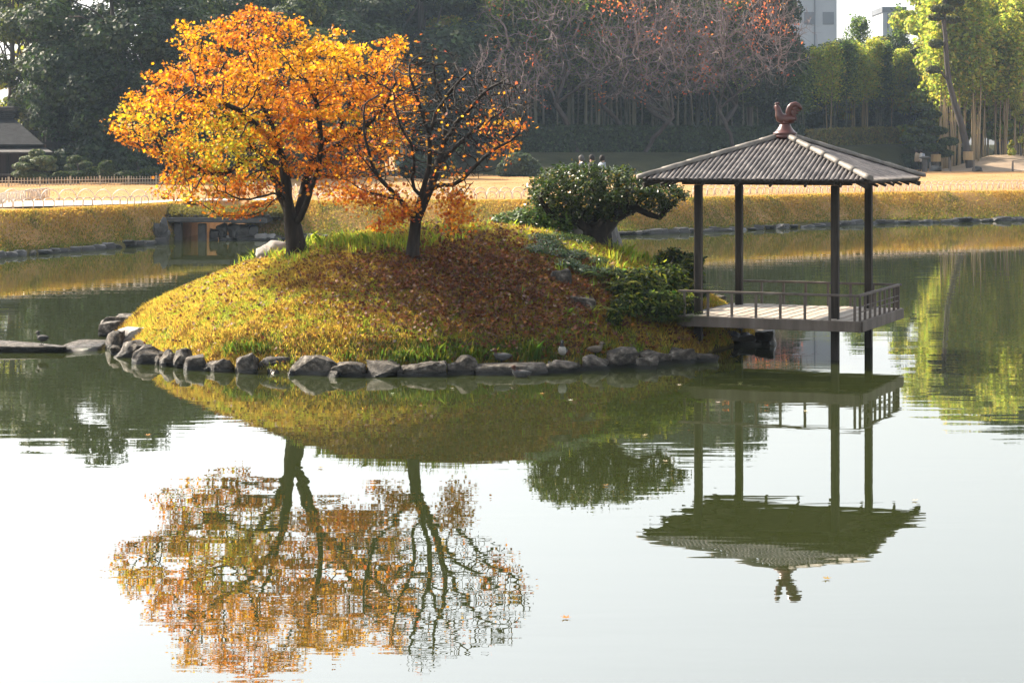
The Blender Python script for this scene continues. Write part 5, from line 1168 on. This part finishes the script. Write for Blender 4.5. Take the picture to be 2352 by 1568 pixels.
topiary('garden_pine', 'grey green cloud pruned pine in front of the thatched house', [(85, 352, 18, 8), (70, 366, 24, 8), (100, 368, 28, 10), (55, 382, 26, 8), (85, 388, 30, 8), (112, 384, 20, 8), (60, 400, 32, 9), (95, 404, 24, 7)], 100, [(107, 416), (106, 400), (100, 380), (90, 360)], .09, 6500, pc, [2, 4, 3, 1])
topiary('garden_pine', 'small layered pine right of the cloud pruned one', [(172, 366, 18, 8), (190, 378, 22, 7), (162, 384, 14, 7), (205, 392, 20, 7), (166, 400, 22, 7)], 101.5, [(180, 412), (182, 395), (176, 370)], .07, 3800, pc, [2, 3, 1, 2])
topiary('garden_pine', 'dim tiered pine just left of the lowest maple leaves', [(308, 366, 16, 6), (325, 376, 22, 6), (300, 386, 24, 7), (335, 392, 22, 6), (312, 400, 28, 7)], 103, [(318, 414), (318, 390), (314, 366)], .07, 3800, dkc, [2, 3, 2, 1])
RD = 164.0
topiary('garden_pine', 'dark tiered pine with straw band beside the visitors', [(2108, 300, 24, 7), (2090, 318, 22, 7), (2128, 318, 26, 8), (2105, 335, 28, 7), (2145, 338, 28, 8), (2125, 282, 22, 7), (2140, 262, 22, 8), (2150, 300, 26, 8), (2118, 245, 18, 6), (2165, 352, 24, 7), (2180, 325, 22, 8)], RD, [(2150, 392), (2149, 370), (2146, 340), (2140, 300), (2135, 260), (2130, 240)], .3, 9000, [[.06, .09, .03], [.1, .14, .04], [.15, .18, .05], [.03, .05, .02]], [3, 3, 1, 2], .3, wrap=(2149.5, 363, .3))
topiary('leaning_pine', 'tall slender leaning pine with straw band on the sand mound', [(2165, 20, 26, 9), (2190, 5, 24, 10), (2150, 40, 18, 7), (2185, 45, 20, 8), (2150, 100, 16, 9), (2143, 160, 16, 8), (2200, -30, 40, 14), (2160, -20, 30, 12)], RD-1, [(2230, 393), (2224, 360), (2216, 320), (2206, 280), (2192, 235), (2180, 190), (2174, 140), (2172, 90), (2167, 45), (2172, 0), (2185, -30)], .3, 6500, [[.08, .11, .03], [.14, .16, .05], [.22, .2, .06]], [3, 3, 2], .3, wrap=(2223.5, 358, .34))
shrub('round_bush', 'wide rounded grey green bush at the foot of the shaded bank', 'bush', [blob(1192, 378, 126, 38, 26), blob(1165, 390, 126, 24, 18), blob(1222, 390, 126, 24, 18)], 6500, .2, CLUMP, [[.07, .1, .04], [.1, .14, .06], [.05, .07, .03]], [2, 3, 2], L_tree, stem_mat=M_bark_far)
shrub('round_bush', 'darker bush left of the copper shrine behind the bare maple', 'bush', [blob(800, 385, 124, 46, 26), blob(860, 392, 124, 24, 18), blob(730, 380, 122, 50, 32)], 7000, .2, CLUMP, dkc, [2, 3, 1, 2], L_tree, stem_mat=M_bark_far)
for (us_, D, lab) in [([(160, 372, 40, 30), (225, 350, 52, 40), (290, 365, 45, 45)], 106.5, 'dense dark hedge mass behind the clipped shrubs, left part'), ([(350, 360, 50, 50), (425, 365, 50, 45), (500, 362, 50, 50)], 108, 'dense dark hedge mass behind the clipped shrubs, middle part'), ([(580, 365, 50, 50), (660, 370, 50, 45), (960, 385, 40, 26), (1010, 382, 36, 28)], 118, 'dense dark bushes behind the maple trunks')]:
    shrub('bush_mass', lab, 'bushes', [blob(*b_[:2], D, *b_[2:], 2.0) for b_ in us_], 9500, .3, CLUMP, dkc, [3, 3, 1, 2], L_tree, up=.4, shell=.4, stem_mat=M_bark_far)
shrub('low_bush', 'dark low bushes along the shaded slope behind the visitors', 'bushes', [blob(2000, 366, 174, 60, 18, 2), blob(2080, 372, 176, 50, 16, 2), blob(2190, 360, 176, 40, 22, 2)], 8000, .3, CLUMP, dkc, [3, 3, 1, 2], L_tree, stem_mat=M_bark_far)

for k, (ua, ub, hh, lab) in enumerate([(690, 1000, 46, 'dark undergrowth behind the trunks between the two maples'), (990, 1200, 40, 'dark undergrowth behind the long hedge, left third'), (1200, 1460, 44, 'dark undergrowth behind the long hedge, middle third'), (1460, 1720, 44, 'dark undergrowth behind the long hedge behind the pavilion roof'), (1720, 1960, 40, 'dark undergrowth behind the hedges right of the rooster'), (1960, 2170, 36, 'dark undergrowth behind the sunlit hedge'), (2170, 2400, 36, 'dark undergrowth inside the sunlit bamboo grove')]):
    bl = [blob(u_, (318 if ub == 1000 else 268)+rng.uniform(-8, 8), 148 if ub == 1000 else float(emb_D(u_))+33 if u_ < 2120 else 192, 40, hh, 3) for u_ in np.linspace(ua, ub, 6)]
    shrub('undergrowth_mass', lab, 'bushes', bl, 9000, .45, CLUMP, dkc, [3, 3, 1, 2], L_tree, up=.3, shell=.5, stem_mat=M_bark_far)

# sand mound, stakes, small rocks on the right
M_sand = surf_mat('sandy_earth', [(.2, (.3, .22, .15)), (.8, (.5, .38, .27))], scale=.8, bump=.6, bscale=6, bdist=.1)
mb = MB(); V = []; F = []; ni, nj = 26, 10; c0 = P(2275, 396, 170)
for i_ in range(ni):
    for j_ in range(nj):
        a = i_/(ni-1); b = j_/(nj-1); u = 2140+a*330; D = 160+b*20; x = (u-U0)/FPX*D; hh = math.sin(math.pi*b)*1.25*min(1, a*2.4)**1.3*(1+.2*mnoise.noise(Vector((a*6, b*3, 1)))); V.append((x, D, float(ground_z(x, D))-.03+hh))
for i_ in range(ni-1):
    for j_ in range(nj-1): q = i_*nj+j_; F.append((q, q+nj, q+nj+1, q+1))
mesh_np('sand_mound', np.array(V), F, M_sand, smooth=True, kind='structure')
for i_, (u, D, h, lab) in enumerate([(2124, 158, .9, 'pale stake just right of the two visitors'), (2136, 160, .7, 'short stake left of the small rock'), (2183, 159, .9, 'grey stake at the left foot of the sand mound'), (2237, 159, .9, 'grey stake right of the leaning pine'), (2326, 159, .8, 'stake before the sand mound near the right edge'), (2180, 166, 1.2, 'stake standing higher on the sand mound')]):
    g = np.array(gp(u, D)); o = MB().tube([(0, 0, -.1), (0, 0, h*.6), (0, 0, h)], [.08, .078, .07], 8).build('stake', M_stake, None, smooth=False, label=lab, cat='stake', group='stakes along the edge of the lawn'); o.location = g
for (u, w, lab, sd_) in [(2148, 20, 'dark rock left of the leaning pine', 701), (2245, 18, 'dark flat rock right of the leaning pine', 702)]:
    g = np.array(gp(u, 160)); rock('boulder', hull_rock(w/FPX*160*1.4, .8, .55, sd_), M_rock_dark, (g[0], g[1], g[2]-.1), label=lab, cat='rock')
g = np.array(gp(2124, 156)); MB().tube([(0, 0, -.1), (0, 0, 1.0)], [.22, .2], 10).tube([(0, 0, .98), (0, 0, 1.1), (0, 0, 1.2)], [.2, .5, .1], 10).build('stone_lantern', M_stone_beam, None, label='squat stone lantern beside the visitors', cat='lantern').location = g

# ------------------------------------------------------------------ buildings behind the wood
def building(label, u0, u1, vtop, D, depth, trim_top=None):
    b = P((u0+u1)/2, 360, D); root = empty('tower_building', b, label=label, cat='building'); w = (u1-u0)/FPX*D; zt = CAMH-(vtop-HOR)/FPX*D-b[2]
    MB().box((-w/2, 0, -2), (w/2, depth, zt)).build('wall', M_concrete, root)
    MB().box((-w/2-.15, -.15, zt-.5), (w/2+.15, depth+.15, zt+.4)).build('parapet', M_concrete_dark, root)
    return root, w, zt
rt, w, zt = building('tall pale grey tower block rising behind the trees', 1790, 1922, -60, 330, 14)
for k in range(3): MB().box((-w/2+1+k*3.0, -.1, zt-8.2), (-w/2+2.8+k*3.0, .05, zt-6.2)).build('window', M_concrete_dark, rt)
MB().box((-.15+w*.12, -.12, -2), (.05+w*.12, .02, zt-.6)).build('panel_joint', M_concrete_dark, rt)
rt2, w2, zt2 = building('low grey block showing above the bamboo in the sky gap', 2028, 2080, 22, 340, 10)
for k in (-.28, .28): MB().box((w2*k-.1, -.12, -2), (w2*k+.1, .02, zt2-.6)).build('panel_joint', M_concrete_dark, rt2)

# ------------------------------------------------------------------ air
m, nt, out = newmat('haze_air'); pv_ = nt.nodes.new('ShaderNodeVolumePrincipled'); pv_.inputs['Color'].default_value = (.62, .8, 1, 1); pv_.inputs['Density'].default_value = HAZE; pv_.inputs['Anisotropy'].default_value = .3
nt.links.new(pv_.outputs[0], out.inputs['Volume'])
if HAZE > 0: MB().box((-150, -3, -2.4), (160, 420, 34)).build('haze', m, None, kind='stuff')
